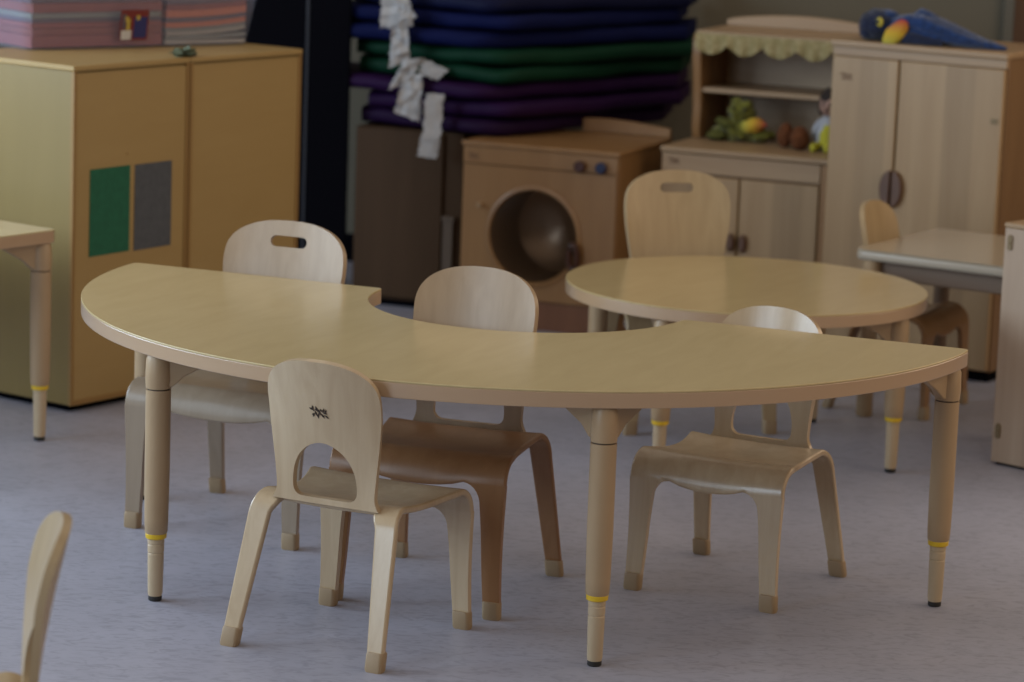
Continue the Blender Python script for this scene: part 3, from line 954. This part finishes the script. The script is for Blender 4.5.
# ------------------------------------------------------------------ toy washer
t, W = frame_at('toy_washing_machine', 'wooden toy washing machine with a round window and two knobs', 'play furniture', (-.161, 8.886), (.281, 8.712))
Hw = .530; D = .455
zp = Hw-.066
mb = MB()
mb.box(0, W, .02, D, .05, .07); mb.box(0, .018, .016, D, .0, Hw-.014); mb.box(W-.018, W, .016, D, .0, Hw-.014); mb.box(0, W, D-.012, D, 0, Hw-.014)
mb.build('body', M['maple_warm'], t, bevel=.002)
mb = MB(); mb.box(-.004, W+.004, -.004, D, Hw-.014, Hw); mb.build('top_board', M['maple_warm'], t, bevel=.004)
mb = MB(); n = 24
ol = [(W*.42, .001), (W, .001)]+[(W-(W*.58)*k/n, .026+.016*sin(PI*.66*k/n)) for k in range(n+1)]
mb.prism(ol, 0, .016, Matrix(((1,0,0,0), (0,0,-1,D), (0,1,0,Hw), (0,0,0,1)))); mb.build('back_board', M['maple_warm'], t, bevel=.002)
mb = MB(); mb.box(.002, W-.002, 0, .016, zp+.002, Hw-.014); cp = mb.build('control_panel', M['maple_warm'], t, bevel=.002)
knob(cp, W*.765, Hw-.046, .0165, M['knob_red'])['label'] = 'dark red knob'
knob(cp, W*.90, Hw-.046, .0165, M['knob_blue'])['label'] = 'blue knob'
Tm = Matrix.Translation((.034, 0, Hw-.042)) @ Matrix(((1,0,0,0), (0,0,-1,0), (0,1,0,0), (0,0,0,1)))
sprig('stamped_mark', cp, M['stamp_soft'], Tm, 2.0)
# front panel with a round opening
cxw, czw, rw = W*.475, .270, .142
z0, z1 = .085, zp
mb = MB(); nn = 64; ringi = []; ringo = []
for k in range(nn):
    a = 2*PI*k/nn; dx, dz = cos(a), sin(a)
    s = min((W-.004-cxw)/dx if dx > 1e-6 else 1e9, (.004-cxw)/dx if dx < -1e-6 else 1e9, (z1-czw)/dz if dz > 1e-6 else 1e9, (z0-czw)/dz if dz < -1e-6 else 1e9)
    ringi.append((cxw+rw*dx, czw+rw*dz)); ringo.append((cxw+s*dx, czw+s*dz))
corners = [(W-.004, z1), (.004, z1), (.004, z0), (W-.004, z0)]
vs = []; fs = []
for y in (0, .016):
    vs += [(x, y, z_) for x, z_ in ringi]+[(x, y, z_) for x, z_ in ringo]
for k in range(nn):
    j = (k+1) % nn
    fs.append((k, j, nn+j, nn+k)); fs.append((2*nn+k, 3*nn+k, 3*nn+j, 2*nn+j)); fs.append((k, 2*nn+k, 2*nn+j, j)); fs.append((nn+k, nn+j, 3*nn+j, 3*nn+k))
for c in corners:                       # fill the little corner triangles
    ks = sorted(range(nn), key=lambda q: math.hypot(ringo[q][0]-c[0], ringo[q][1]-c[1]))[:2]
    for k in [q for q in range(nn)]:
        j = (k+1) % nn
        (xa, za), (xb, zb2) = ringo[k], ringo[j]
        if abs(xa-xb) > 1e-5 and abs(za-zb2) > 1e-5 and abs(xa-c[0]) < .06 and abs(zb2-c[1]) < .06 and abs(xb-c[0]) < .06 and abs(za-c[1]) < .06:
            b = len(vs); vs += [(c[0], 0, c[1]), (c[0], .016, c[1])]
            fs.append((nn+k, nn+j, b)); fs.append((3*nn+j, 3*nn+k, b+1)); fs.append((nn+k, b, b+1, 3*nn+k)); fs.append((b, nn+j, 3*nn+j, b+1))
mb.add(vs, fs); fp = mb.build('front_panel', M['maple_warm'], t, angle=30)
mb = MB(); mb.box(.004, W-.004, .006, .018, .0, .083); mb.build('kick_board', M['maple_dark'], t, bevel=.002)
Td = Matrix.Translation((cxw, .012, czw)) @ Matrix.Rotation(PI/2, 4, 'X')
mb = MB(); mb.lathe([(rw+.001, .008), (rw+.001, -.10), (rw*.93, -.20), (rw*.6, -.235), (.001, -.24), (.001, -.236), (rw*.58, -.23), (rw*.90, -.196), (rw-.004, -.10), (rw-.004, .008)], 48, Td, caps=False)
mb.build('drum', M['drum'], t)
mb = MB(); mb.lathe([(rw+.005, .012), (rw+.005, .016), (rw-.006, .019), (rw-.010, .012)], 48, Td, caps=False)
rg = mb.build('door_ring', M['maple_warm'], t)
mb = MB()
prof_d = [(rw-.006, .014)]+[(rw*.98*cos(a), .014+.030*sin(a)) for a in [PI/2*k/8 for k in range(1, 9)]]
mb.lathe(prof_d, 48, Td, caps=False); mb.build('door_window', M['window_plastic'], rg)
mb = MB()
nh = 20
for k in range(1): 
    pts_h = [(cxw+rw*.93+.013*cos(2*PI*q/nh), -.022, czw-.045+.036*sin(2*PI*q/nh)) for q in range(nh+1)]
    mb.tube(pts_h, .0095, 8)
mb.build('door_handle', M['dark_handle'], rg)['label'] = 'dark oval handle'
mb = MB(); mb.lathe([(.005, 0), (.005, .012), (.008, .016), (.006, .021)], 16, Matrix.Translation((.062, 0, .350)) @ Matrix.Rotation(PI/2, 4, 'X'))
mb.build('latch_peg', M['maple_h'], t)

# ------------------------------------------------------------------ toy kitchen hutch
a_h = math.atan2(-.185, .448)
t = thing('toy_hutch', 'wooden toy hutch with open shelves and a scalloped lace trim', 'play furniture', (.405, 8.825, 0), a_h)
W = .495; D = .48; Hc = .543
mb = MB(); mb.box(0, W, .018, D, .04, Hc-.016); mb.box(.01, W-.01, .03, D-.02, 0, .04); mb.build('body', M['maple_warm'], t, bevel=.002)
mb = MB(); mb.box(-.003, W+.004, -.006, D, Hc-.016, Hc); mb.build('counter', M['maple_h'], t, bevel=.004)
mb = MB(); mb.box(.002, W-.022, 0, .018, Hc-.072, Hc-.018); rl = mb.build('top_rail', M['maple_h'], t, bevel=.002)
sprig('stamped_mark', rl, M['stamp_soft'], Matrix.Translation((.040, 0, Hc-.040)) @ Matrix(((1,0,0,0), (0,0,-1,0), (0,1,0,0), (0,0,0,1))), 2.0)
mb = MB(); mb.box(W-.020, W, 0, .018, .04, Hc-.018); mb.build('stile', M['maple_warm'], t, bevel=.002)
for x0, x1, hx in ((.004, .236, .222), (.241, W-.024, .258)):
    mb = MB(); mb.box(x0, x1, -.002, .016, .045, Hc-.078); d_ = mb.build('door', M['maple'], t, bevel=.003)
    T = Matrix.Translation((hx, -.003, .285)) @ Matrix.Rotation(PI/2, 4, 'X')
    mb = MB(); mb.lathe([(.016, 0), (.0165, .010), (.010, .017)], 20, T @ Matrix.Diagonal((.75, 1.6, 1, 1)))
    mb.build('door_handle', M['walnut'], d_)
# upper part
ys = .245; yb = D-.006; zt = .850
def side(x0, x1):
    pts = [(ys+.005, Hc), (ys-.006, Hc+.03), (ys-.002, Hc+.09), (ys-.012, Hc+.16), (ys-.026, Hc+.24), (ys-.026, zt-.02), (ys-.016, zt), (yb, zt), (yb, Hc)]
    mb = MB(); k = len(pts)
    vs = [(x0, y, z_) for y, z_ in pts]+[(x1, y, z_) for y, z_ in pts]
    mb.add(vs, [tuple(range(k)), tuple(range(2*k-1, k-1, -1))]+[(i, (i+1) % k, k+(i+1) % k, k+i) for i in range(k)])
    return mb.build('side_panel', M['maple_warm'], t, bevel=.003)
side(.002, .028); side(W-.016, W)
mb = MB(); mb.box(.026, W-.016, yb-.012, yb, Hc, zt); mb.build('back_panel', M['maple_h'], t)
mb = MB(); mb.box(.026, W-.016, ys-.002, yb-.012, .678, .693); mb.build('shelf', M['maple_h'], t, bevel=.003)
mb = MB(); mb.box(.010, W, ys-.026, yb, zt-.004, zt+.008); mb.build('top_board', M['maple_h'], t, bevel=.003)
ol = [(.02, 0), (W-.01, 0)]+[(W-.01-(W-.03)*k/20, .018+.022*sin(PI*k/20)**.7) for k in range(21)]
mb = MB(); mb.prism(ol, 0, .012, Matrix(((1,0,0,0), (0,0,-1,yb), (0,1,0,zt+.008), (0,0,0,1)))); mb.build('back_crest', M['maple_h'], t, bevel=.003)
# lace valance
V = []; F = []; nx, ny = 90, 8
for j in range(ny+1):
    for i in range(nx+1):
        u = i/nx; x = .012+(W-.014)*u; v = j/ny
        drop = .030+.030*abs(sin(PI*u*4.6+.2))**.7
        V.append(Vector((x, ys-.030-.006*sin(u*70)*v-.004*v, zt+.002-drop*v)))
for j in range(ny):
    for i in range(nx):
        k = j*(nx+1)+i; F.append((k, k+1, k+nx+2, k+nx+1))
N = surf_normals(V, F); vs, fs = thicken(V, N, F, .0015)
mb = MB(); mb.add(vs, fs); o = mb.build('lace_valance', M['lace'], None); o.location = t.location; o.rotation_euler = t.rotation_euler
tag(o, 'yellow-green scalloped lace hung along the hutch top', 'lace trim')

hutch = t
def on_hutch(x, y, z): 
    q = rot2((x, y), a_h); return (hutch.location.x+q[0], hutch.location.y+q[1], z)

# plush toys
def plush_green():
    t = thing('plush_parrot', 'green plush bird with a red and yellow beak on the hutch counter', 'soft toy', on_hutch(.158, .25, Hc), a_h)
    mb = MB()
    mb.blob((-.01, 0, .034), (.062, .045, .034), jitter=.5, seed=1); mb.blob((-.06, .0, .022), (.036, .034, .022), jitter=.6, seed=2)
    mb.blob((.045, .005, .022), (.040, .035, .022), jitter=.5, seed=3)
    b = mb.build('body', M['plush_green'], t, angle=60)
    mb = MB(); mb.blob((-.005, -.006, .090), (.038, .036, .034), jitter=.5, seed=4); mb.blob((-.02, -.01, .116), (.015, .015, .012), jitter=.5, seed=6); mb.blob((.015, -.02, .110), (.014, .013, .012), jitter=.4, seed=7)
    mb.build('head', M['plush_green'], t, angle=60)
    mb = MB(); mb.blob((-.040, -.03, .052), (.034, .018, .014), T=Matrix.Rotation(.3, 3, 'Y'), jitter=.4, seed=8); mb.blob((-.07, -.03, .016), (.030, .02, .014), jitter=.4, seed=9)
    mb.build('wing', M['plush_dkgreen'], t, angle=60)
    mb = MB(); mb.blob((.040, -.034, .053), (.040, .020, .020), T=Matrix.Rotation(-.2, 3, 'Y'), jitter=.3, seed=5)
    mb.build('beak', M['beak_side'], t, angle=60)['label'] = 'red and yellow beak'
    mb = MB(); mb.blob((-.018, -.040, .098), (.005, .003, .005)); mb.build('eye', M['eye_black'], t)
    mb = MB(); mb.blob((.014, -.040, .096), (.005, .003, .005)); mb.build('eye', M['eye_black'], t)
plush_green()
for x, y, rx, rz_, tl, lb in ((.306, .18, .023, .036, .06, 'taller fuzzy brown egg-shaped toy, the left of the pair on the hutch'), (.364, .155, .029, .034, -.12, 'plumper fuzzy brown egg-shaped toy, nearest the doll')):
    mb = MB(); n = 20
    vs = []; fs = []
    prof_e = [(rx*sin(PI*k/14)*(1.06-.10*k/14*1.4), rz_*(1-cos(PI*k/14))) for k in range(15)]
    prof_e[0] = (.001, 0); prof_e[-1] = (.001, 2*rz_)
    mb.lathe(prof_e, 22, Matrix.Rotation(tl, 4, 'Y'))
    o = mb.build('plush_egg', M['fuzzy_brown'], None, angle=60); o.location = on_hutch(x, y, Hc+.001); tag(o, lb, 'soft toy')

def doll():
    n0 = len(C.objects)
    t = thing('rag_doll', 'small dark-haired doll in white and yellow sitting on the hutch', 'doll', on_hutch(.430, .195, Hc), a_h)
    mb = MB(); mb.lathe([(.020, 0), (.034, .010), (.030, .05), (.022, .078), (.010, .088)], 20); mb.blob((-.028, -.010, .055), (.010, .010, .026), T=Matrix.Rotation(.4, 3, 'Y')); mb.blob((.028, -.010, .055), (.010, .010, .026), T=Matrix.Rotation(-.4, 3, 'Y'))
    b = mb.build('body', M['shirt'], t, angle=60)
    mb = MB(); mb.lathe([(.014, .012), (.0315, .014), (.029, .045), (.020, .066)], 20, Matrix.Translation((.003, -.006, .0)) @ Matrix.Diagonal((.85, 1.0, 1, 1))); mb.build('apron', M['apron'], t, angle=60)
    mb = MB(); mb.blob((0, 0, .114), (.026, .025, .030)); mb.blob((0, -.026, .110), (.004, .005, .004)); hd = mb.build('head', M['skin'], t, angle=60)
    mb = MB(); mb.blob((0, .005, .126), (.029, .027, .028), jitter=.3); mb.blob((-.024, .010, .108), (.008, .014, .022)); mb.blob((.024, .010, .108), (.008, .014, .022)); mb.build('hair', M['hair'], t, angle=60)
    mb = MB(); mb.blob((-.009, -.0245, .117), (.003, .002, .0035)); mb.build('eye', M['eye_black'], hd)
    mb = MB(); mb.blob((.009, -.0245, .117), (.003, .002, .0035)); mb.build('eye', M['eye_black'], hd)
    mb = MB(); mb.blob((0, -.0245, .100), (.006, .002, .002)); mb.build('mouth', M['knob_red'], hd)
    for s in (-1, 1):
        mb = MB(); mb.tube([(s*.012, -.01, .012), (s*.016, -.035, .014), (s*.018, -.058, .010)], [.011, .010, .009], 10); mb.blob((s*.018, -.062, .012), (.009, .010, .012)); mb.build('leg', M['apron'], t, angle=60)
    t.scale = (1.12, 1.12, 1.15)
doll()

# ------------------------------------------------------------------ toy wardrobe / tall cupboard
p0, p1 = (.843, 8.490), (1.276, 8.222)
t, W = frame_at('tall_cupboard', 'tall two-door blond wooden cupboard with oval handles', 'cupboard', p0, p1)
Hq = .890; D = .36; a_w = t.rotation_euler.z; cup = t
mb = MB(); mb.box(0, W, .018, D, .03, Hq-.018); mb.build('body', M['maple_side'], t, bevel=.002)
mb = MB(); mb.box(.012, W-.012, .035, D-.02, 0, .03); mb.build('plinth', M['black'], t)
mb = MB(); mb.box(-.005, W+.006, -.008, D, Hq-.018, Hq); mb.build('top_board', M['maple_h'], t, bevel=.005, seg=3)
mb = MB(); mb.box(0, W, .002, .018, Hq-.042, Hq-.018); mb.build('top_rail', M['maple_h'], t, bevel=.001)
xm = W*.395
for x0, x1, hs in ((.002, xm-.003, -1), (xm+.003, W-.004, 1)):
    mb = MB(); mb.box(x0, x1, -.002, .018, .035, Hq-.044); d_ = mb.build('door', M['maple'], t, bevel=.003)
    mb = MB(); k = 24
    pts_h = []
    for q in range(k+1):
        a = -PI/2+PI*q/k; pts_h.append((xm+hs*(.003+.030*cos(a)), .050*sin(a)))
    if hs < 0: pts_h = pts_h[::-1]
    mb.prism([(x, z_) for x, z_ in pts_h], 0, .016, Matrix(((1,0,0,0), (0,0,-1,-.002), (0,1,0,.500), (0,0,0,1))))
    mb.build('door_handle', M['walnut'], d_, bevel=.005, seg=3)['label'] = 'dark half-oval handle'
    if hs < 0: sprig('stamped_mark', d_, M['stamp_soft'], Matrix.Translation((.046, -.002, Hq-.098)) @ Matrix(((1,0,0,0), (0,0,-1,0), (0,1,0,0), (0,0,0,1))), 2.2)
    else:
        mb = MB(); mb.box(x1-.030, x1-.010, -.004, -.002, .700, .715); mb.build('catch', M['brass'], d_)

# blue plush parrot lying on the cupboard
def parrot():
    q = rot2((.070, .060), a_w)
    t = thing('plush_parrot', 'blue plush parrot with a yellow beak lying on the tall cupboard', 'soft toy', (cup.location.x+q[0], cup.location.y+q[1], Hq), a_w+.03)
    def loft(secs, mat, name, jit=.12, seed=0):
        vs = []; n = 22
        for i, (x, y, z_, ry, rz) in enumerate(secs):
            for k in range(n):
                a = 2*PI*k/n; g = 1+jit*noise.noise(Vector((i*.5+seed, cos(a)*1.5, sin(a)*1.5)))
                vs.append((x, y+ry*cos(a)*g, max(.0005, z_+rz*sin(a)*g)))
        fs = [tuple(range(n-1, -1, -1)), tuple((len(secs)-1)*n+k for k in range(n))]
        for i in range(len(secs)-1):
            for k in range(n): fs.append((i*n+k, i*n+(k+1) % n, (i+1)*n+(k+1) % n, (i+1)*n+k))
        mb = MB(); mb.add(vs, fs); return mb.build(name, mat, t, angle=70)
    loft([(.045,0,.030,.020,.022), (.08,.0,.036,.042,.034), (.12,.0,.042,.052,.040), (.16,0,.044,.055,.042), (.20,0,.040,.052,.037), (.25,0,.030,.044,.029), (.30,0,.020,.034,.020), (.345,0,.013,.024,.013), (.395,0,.007,.015,.007), (.405,0,.006,.006,.005)], M['plush_blue'], 'body', .25, 1)
    # dark breast under the body
    loft([(.075,-.030,.016,.014,.014), (.11,-.044,.018,.014,.017), (.16,-.050,.018,.013,.017), (.20,-.046,.014,.012,.013), (.24,-.038,.010,.010,.009)], M['plush_navy'], 'breast', .2, 4)
    mb = MB(); mb.blob((.036, -.004, .044), (.056, .048, .042), 26, 16, jitter=.12, seed=3); mb.blob((.012, -.006, .022), (.030, .034, .021), 20, 12, jitter=.1, seed=5)
    hd = mb.build('head', M['plush_navy'], t, angle=70)
    mb = MB(); mb.blob((.048, .004, .062), (.046, .040, .025), 22, 14, jitter=.15, seed=7); mb.build('crown', M['plush_blue'], hd, angle=70)
    mb = MB(); mb.blob((.056, -.048, .054), (.011, .005, .013)); ey = mb.build('eye', M['eye_yellow'], hd); ey['label'] = 'yellow eye patch'
    mb = MB(); mb.blob((.053, -.053, .055), (.0055, .003, .007)); mb.build('pupil', M['eye_black'], hd)
    mb = MB(); Rm = Matrix.Rotation(.75, 3, 'Y')
    mb.blob((.108, -.057, .0275), (.024, .016, .047), 20, 14, T=Rm, jitter=.15, seed=8)
    ob = mb.build('beak', M['beak'], t, angle=70); ob['label'] = 'yellow and red beak'
    # wing
    loft([(.10,-.030,.060,.010,.010), (.14,-.040,.062,.018,.020), (.19,-.042,.054,.018,.022), (.25,-.036,.038,.014,.017), (.31,-.026,.022,.010,.010), (.35,-.018,.014,.006,.006)], M['plush_blue'], 'wing', .3, 9)
    loft([(.135,.004,.074,.012,.008), (.155,.004,.082,.018,.013), (.18,.004,.078,.018,.012), (.21,.002,.064,.014,.010)], M['plush_blue'], 'back_tuft', .3, 11)
parrot()

# wooden unit cut by the right frame edge
t, W = frame_at('wooden_unit', 'tall blond wooden unit cut off by the right frame edge', 'play furniture', (1.143, 7.228), (1.143+.30, 7.228-.30*.92))
Hu = .578; D = .34
mb = MB(); mb.box(0, W, 0, D, .006, Hu-.012); mb.build('body', M['maple_pale'], t, bevel=.003)
mb = MB(); mb.box(-.002, W, -.003, D, Hu-.012, Hu); mb.build('top_board', M['maple_h'], t, bevel=.004)
mb = MB(); mb.box(.01, W-.01, .01, D-.01, 0, .006); mb.build('plinth', M['black'], t)
for z_ in (.082, .532):
    mb = MB(); mb.prism(fillet(rect(.010, .024, z_-.018, z_+.018), {0: .006, 1: .006, 2: .006, 3: .006}, 4), 0, .003, Matrix(((1,0,0,0), (0,0,-1,0), (0,1,0,0), (0,0,0,1))))
    mb.lathe([(.003, 0), (.003, .005)], 10, Matrix.Translation((.017, 0, z_)) @ Matrix.Rotation(PI/2, 4, 'X'))
    mb.build('catch', M['brass'], t, bevel=.0008)

# little clear bag on the floor before the toy washer
t = thing('plastic_bag', 'clear plastic bag holding something orange on the floor under the round table', 'bag', (.375, 8.55, 0), .2)
mb = MB(); mb.blob((0, 0, .045), (.065, .04, .045), 24, 14, jitter=.9, seed=2); mb.blob((-.02, 0, .085), (.02, .02, .022), 14, 8, jitter=1., seed=5); mb.build('bag_film', M['bag'], t, angle=25)
mb = MB(); mb.blob((.01, 0, .030), (.026, .020, .026), jitter=.3); mb.build('contents', M['orange'], t, angle=60)

# ------------------------------------------------------------------ room
XL, XR, YF, YB, HH = -3.1, 3.0, -1.4, 9.95, 2.75
mb = MB(); mb.box(XL-.1, XR+.1, YF-.1, YB+.6, -.1, 0); struct('floor', mb, M['floor'], smooth=False)
mb = MB(); mb.box(XL, XR+.2, YB, YB+.1, 0, HH); struct('wall_back', mb, M['wall'], smooth=False)
wr = (3.6, 8.4)
mb = MB(); mb.box(XR, XR+.1, YF, wr[0], 0, HH); mb.box(XR, XR+.1, wr[1], YB, 0, HH); mb.box(XR, XR+.1, wr[0], wr[1], 0, .9); mb.box(XR, XR+.1, wr[0], wr[1], 2.3, HH)
struct('wall_right', mb, M['wall_d'], smooth=False)
mb = MB()
for y0, y1, q0, q1 in ((wr[0], wr[1], .9, .95), (wr[0], wr[1], 2.25, 2.3), (wr[0], wr[0]+.05, .9, 2.3), (wr[1]-.05, wr[1], .9, 2.3), (5.975, 6.025, .9, 2.3)):
    mb.box(XR+.02, XR+.08, y0, y1, q0, q1)
struct('window_3', mb, M['white'], bevel=.004)
mb = MB(); mb.box(XL, XR, YF-.1, YF, 0, HH); struct('wall_front', mb, M['wall_d'], smooth=False)
# left wall with two big window openings
wins = [(1.2, 3.6), (4.6, 8.0)]; z0w, z1w = .75, 2.35
mb = MB()
ys_ = [YF]+[v for w in wins for v in w]+[YB]
for a, b in ((ys_[0], ys_[1]), (ys_[2], ys_[3]), (ys_[4], ys_[5])): mb.box(XL-.1, XL, a, b, 0, HH)
for a, b in wins: mb.box(XL-.1, XL, a, b, 0, z0w); mb.box(XL-.1, XL, a, b, z1w, HH)
struct('wall_left', mb, M['wall_l'], smooth=False)
for i, (a, b) in enumerate(wins):
    mb = MB(); f = .05
    for y0, y1, q0, q1 in ((a, b, z0w, z0w+f), (a, b, z1w-f, z1w), (a, a+f, z0w, z1w), (b-f, b, z0w, z1w), ((a+b)/2-f/2, (a+b)/2+f/2, z0w, z1w)):
        mb.box(XL-.08, XL-.02, y0, y1, q0, q1)
    struct('window_%d' % (i+1), mb, M['white'], bevel=.004)
mb = MB(); mb.box(1.551, 1.90, YB-.03, YB, 0, 2.1); struct('door_1', mb, M['doorwood'], smooth=False)
mb = MB(); mb.box(1.520, 1.551, YB-.035, YB, 0, 2.15); struct('trim_1', mb, M['trim'], smooth=False)
mb = MB(); mb.box(XL, 1.50, YB-.012, YB, 0, .09); struct('baseboard_back', mb, M['black'], smooth=False)

# ------------------------------------------------------------------ light
def area(name, loc, rot, sx, sy, power, col):
    l = bpy.data.lights.new(name, 'AREA'); l.shape = 'RECTANGLE'; l.size = sx; l.size_y = sy; l.energy = power; l.color = col
    o = bpy.data.objects.new(name, l); C.objects.link(o); o.location = loc; o.rotation_euler = rot
    return o
for i, (a, b) in enumerate(wins):
    area('daylight_window', (XL-.12, (a+b)/2, (z0w+z1w)/2), (0, -PI/2, 0), z1w-z0w, b-a, (74, 128)[i], (.64, .82, 1.0))
area('daylight_window', (XR+.12, 6.0, 1.6), (0, PI/2, 0), 1.4, 4.8, 36, (1.0, .76, .52))
w = bpy.data.worlds.new('world'); bpy.context.scene.world = w; w.use_nodes = True
bg = w.node_tree.nodes['Background']; bg.inputs[0].default_value = (1.0, .86, .72, 1); bg.inputs[1].default_value = .50

# ------------------------------------------------------------------ camera
F = 3117.6126; p = .1799549; r = .0371562
Fv = Vector((0, cos(p), -sin(p))); U0 = Vector((0, sin(p), cos(p))); R_ = Vector((1, 0, 0))
Rv = R_*cos(r)+U0*sin(r); Uv = -R_*sin(r)+U0*cos(r)
cam = bpy.data.cameras.new('camera'); co = bpy.data.objects.new('camera', cam); C.objects.link(co)
cam.sensor_width = 36; cam.sensor_fit = 'HORIZONTAL'; cam.lens = F/1024*36
co.matrix_world = Matrix(((Rv.x, Uv.x, -Fv.x, 0), (Rv.y, Uv.y, -Fv.y, 0), (Rv.z, Uv.z, -Fv.z, 1.56723), (0, 0, 0, 1)))
cam.dof.use_dof = True; cam.dof.focus_distance = 5.72; cam.dof.aperture_fstop = 4.0
cam.clip_end = 60
sc = bpy.context.scene
sc.camera = co
sc.view_settings.view_transform = 'Standard'; sc.view_settings.look = 'None'; sc.view_settings.exposure = 0; sc.view_settings.gamma = 1
sc.view_settings.use_curve_mapping = False
sc.cycles.use_denoising = True
sc.cycles.max_bounces = 8
